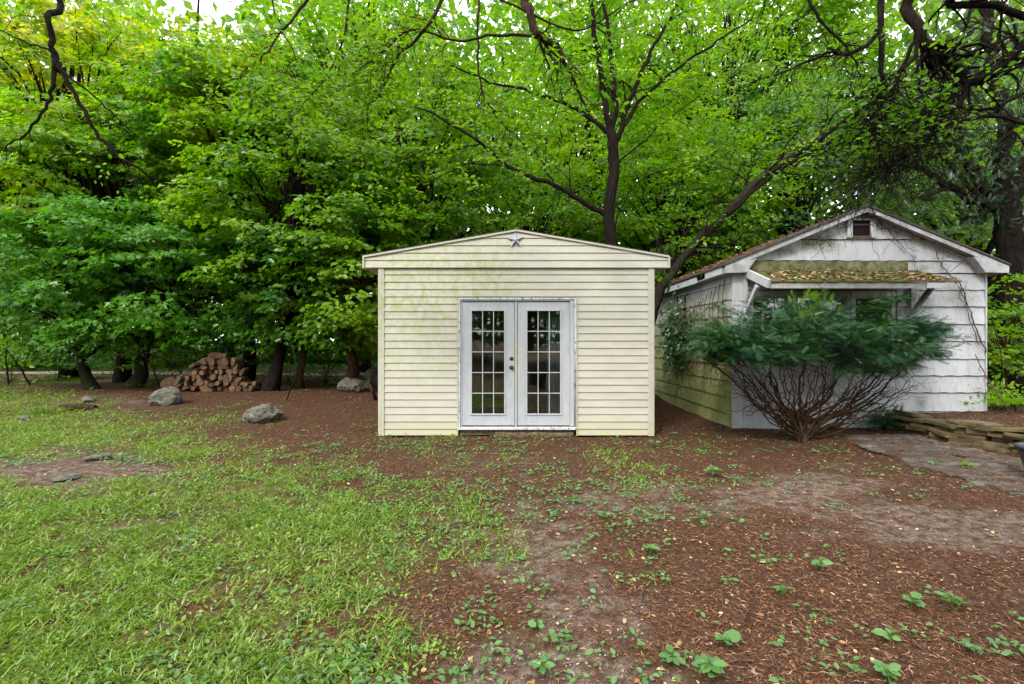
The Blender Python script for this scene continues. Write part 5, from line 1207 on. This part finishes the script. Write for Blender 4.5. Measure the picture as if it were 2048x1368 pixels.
overhang('overhanging_tree', 'tree whose tangled brown limbs and hanging stems cross the upper right', [(6.9, .8, 0), (6.7, 1.0, 3), (6.6, 1.4, 6.0)], .3,
   [([W(2070, 250, yu), W(1980, 235, yu), W(1900, 250, yu), W(1820, 300, yu), W(1760, 350, yu), W(1700, 400, yu)], .022, .006, 1.3), ([W(1763, 200, yu), W(1740, 290, yu), W(1722, 350, yu), W(1715, 400, yu)], .012, .005, .8), ([W(1780, 200, yu), W(1790, 280, yu), W(1770, 360, yu)], .01, .004, .8),
    ([W(2060, 180, yu + .3), W(1960, 220, yu + .3), W(1870, 200, yu + .3), W(1790, 230, yu + .3), W(1700, 280, yu + .4), W(1640, 300, yu + .5)], .02, .006, 1.3), ([W(1950, -30, yu + .2), W(1930, 60, yu + .2), W(1890, 150, yu + .2), W(1870, 260, yu + .2), W(1890, 350, yu + .3)], .02, .006, 1.2),
    ([(6.6, 1.4, 6.0), (6.4, 3.6, 6.3), W(1850, -40, yu), W(1838, 60, yu), W(1860, 100, yu), W(1905, 130, yu), W(1960, 160, yu), W(2060, 80, yu - .2)], .12, .06, 1.2),
    ([W(1765, -40, yu), W(1762, 80, yu), W(1763, 160, yu), W(1755, 240, yu), W(1760, 330, yu)], .07, .015, 1.4), ([W(1755, 60, yu), W(1735, 90, yu), W(1690, 108, yu), W(1660, 105, yu), W(1600, 130, yu + .2), W(1500, 165, yu + .3)], .03, .008, .8),
    ([W(1838, 60, yu), W(1830, 110, yu), W(1800, 150, yu), W(1760, 220, yu), W(1740, 280, yu)], .05, .012, 1.4), ([(6.6, 1.4, 6.0), (6.4, 3.0, 5.4), W(1930, -20, 5.), W(1990, 12, 5.), W(2070, 40, 5.)], .06, .035, .3),
    ([W(1910, 130, yu), W(1930, 190, yu), W(1880, 240, yu), W(1850, 290, yu), W(1780, 330, yu + .3)], .03, .008, 1.6), ([W(2060, 90, yu), W(1980, 130, yu), W(1920, 180, yu), W(1860, 230, yu), W(1800, 260, yu)], .035, .01, 1.6),
    ([W(1600, -40, yu), W(1640, 40, yu), W(1690, 90, yu), W(1720, 150, yu)], .02, .007, .9)],
   34, .9, 'bark', 260, .085, 'maple', 63, .15)

# far woods: one mass of trunks and leaves
r = np.random.default_rng(71); ls = []
for i in range(150):
    x = r.uniform(-48, 48); y = r.uniform(24, 44); h = r.uniform(12, 22)
    ls.append((wander((x, y, .1), (x + r.normal(0, .8), y, h), 6, 0, .1, r), np.linspace(r.uniform(.1, .28), .05, 6)))
o = link('far_wood_trunks', tubes('far_wood_trunks', ls, M['bark'], 6)); tag(o, 'many dark trunks of the far woods', 'woods', kind='stuff')
n = 100000; x = r.uniform(-56, 56, n); y = r.uniform(26, 46, n); z = .4 + r.random(n) ** .65 * (26 + 3 * np.sin(x * .35) + 2 * np.sin(x * .9 + 1))
gap = (np.abs(x / y * FPX + 1024 - 400) < 80); z = np.where(gap, z * .78, z)
k = (vnoise(x, z, .45, 72) * .6 + vnoise(x, z, 1.1, 73) * .4) > .26; x, y, z = x[k], y[k], z[k]; n = len(x)
o = link('far_wood_foliage', leaves('far_wood_foliage', np.stack([x, y, z], 1), r.normal(0, 1, (n, 3)), r.normal(0, .6, (n, 3)) + [0, -1.1, .7], r.uniform(.45, .9, n), 'quad', M['bright'])); tag(o, 'hazy green leaf mass of the far woods', 'woods', kind='stuff')
n = 26000; x = r.uniform(-42, 42, n); y = r.uniform(22, 30, n); z = .2 + r.random(n) ** 1.3 * (2.6 + 1.2 * np.sin(x * .8)); k = vnoise(x, z * 2, .7, 75) > .28; x, y, z = x[k], y[k], z[k]; n = len(x)
o = link('understory', leaves('understory', np.stack([x, y, z], 1), r.normal(0, 1, (n, 3)), r.normal(0, .6, (n, 3)) + [0, -1, .7], r.uniform(.2, .42, n), 'quad', M['dark'])); tag(o, 'dark green understory growing beyond the far track', 'undergrowth', kind='stuff')
for i, (px, Yq, w_, h_, lab) in enumerate(((20, 15.5, 1.3, 1.3, 'low dark bush at the very left edge under the maples'), (110, 16.5, 1.2, 1.0, 'low bush between the left edge and the leaning trunk'), (330, 15.5, 1.4, 1.2, 'bush left of the firewood pile under the branches'), (440, 15.2, 1.3, 1.5, 'bush directly behind the firewood pile'),
        (575, 15.8, 1.2, 1.6, 'bush between the two slender trunks'), (650, 15.0, 1.1, 1.6, 'bush left of the reddish brown trunk'), (735, 14.2, 1.2, 1.9, 'bush touching the left side of the cream shed'), (1345, 14.2, 1.0, 2.0, 'bush between the shed and garage behind the leaning tree'))):
    bushlet('understory_bush', lab, np.array((X(px, Yq), Yq, H(X(px, Yq), Yq))), (w_, .8, h_), 900, 'dark' if i % 2 else 'maple', 'oval', .15, 'bush', seed=200 + i)
# trees across the yard behind the photographer (seen only as reflections)
src = [o for o in C.objects if o.name == 'maple_tree.004' or o.name == 'maple_tree.003']
low = [o for o in C.objects if o.name == 'maple_tree'][0]
LAB = ['leafy tree across the yard, reflected in the left door', 'low leafy tree across the yard, left of straight behind', 'leafy tree across the yard straight behind the viewer', 'leafy tree across the yard, reflected in the right door',
       'leafy tree across the yard to the right behind the viewer', 'leafy tree beside the yard far to the left behind the viewer', 'big tree behind the row across the yard, left one', 'big tree behind the row across the yard, middle one', 'big tree behind the row across the yard, right one', 'tree beside the yard far to the right behind the viewer', 'low cool green tree across the yard, first of a row', 'low cool green tree across the yard right of the first', 'low cool green tree across the yard at the right']
for i, (x, y, sc, rz, rt) in enumerate(((-13, -14, 1.1, 0, src[0]), (-6, -17, 1.2, 1.3, src[0]), (1.5, -15, 1.1, 2.2, src[0]), (8, -18, 1.25, 3.1, src[0]), (14, -13, 1.1, 4.2, src[0]), (-19, -6, 1.0, 5, src[0]),
        (-8, -24, 2.2, 0, low), (2, -25, 2.3, 0, low), (14, -22, 2.2, 0, low), (22, -10, 1.5, 0, low),
        (-5, -11, 1.2, 0, low), (1, -12, 1.25, 0, low), (8, -11, 1.2, 0, low))):
    c = rt.copy(); C.objects.link(c); c.location = (x, y, 0); c.scale = (sc, sc, sc); c.rotation_euler = (0, 0, rz)
    c['label'] = LAB[i]; c['group'] = 'trees across the yard behind the viewer'
    for ch in rt.children:
        d = ch.copy(); C.objects.link(d); d.parent = c
bsrc = [o for o in C.objects if o.name == 'understory_bush'][0]
for i, (x, y) in enumerate(((-14, -21), (-9.5, -20), (-5.5, -21), (-2, -20), (1.8, -20.5), (5.5, -20), (9.5, -21), (14, -20), (19, -18), (24, -14))):  # unseen bush row added to close the bright sky gap in the glass reflections
    c = bsrc.copy(); C.objects.link(c); c.location = (x, y, 0); c.scale = (2.6, 2.6, 2.8); c.rotation_euler = (0, 0, i * 1.3)
    c['label'] = f'{ORD[i]} bush from the left in the unseen row added to darken glass reflections'; c['group'] = 'bushes added behind the viewer to darken reflections'
    for ch in bsrc.children:
        d = ch.copy(); C.objects.link(d); d.parent = c
print('TRIS', sum(len(o.data.polygons) for o in C.objects if o.type == 'MESH'))
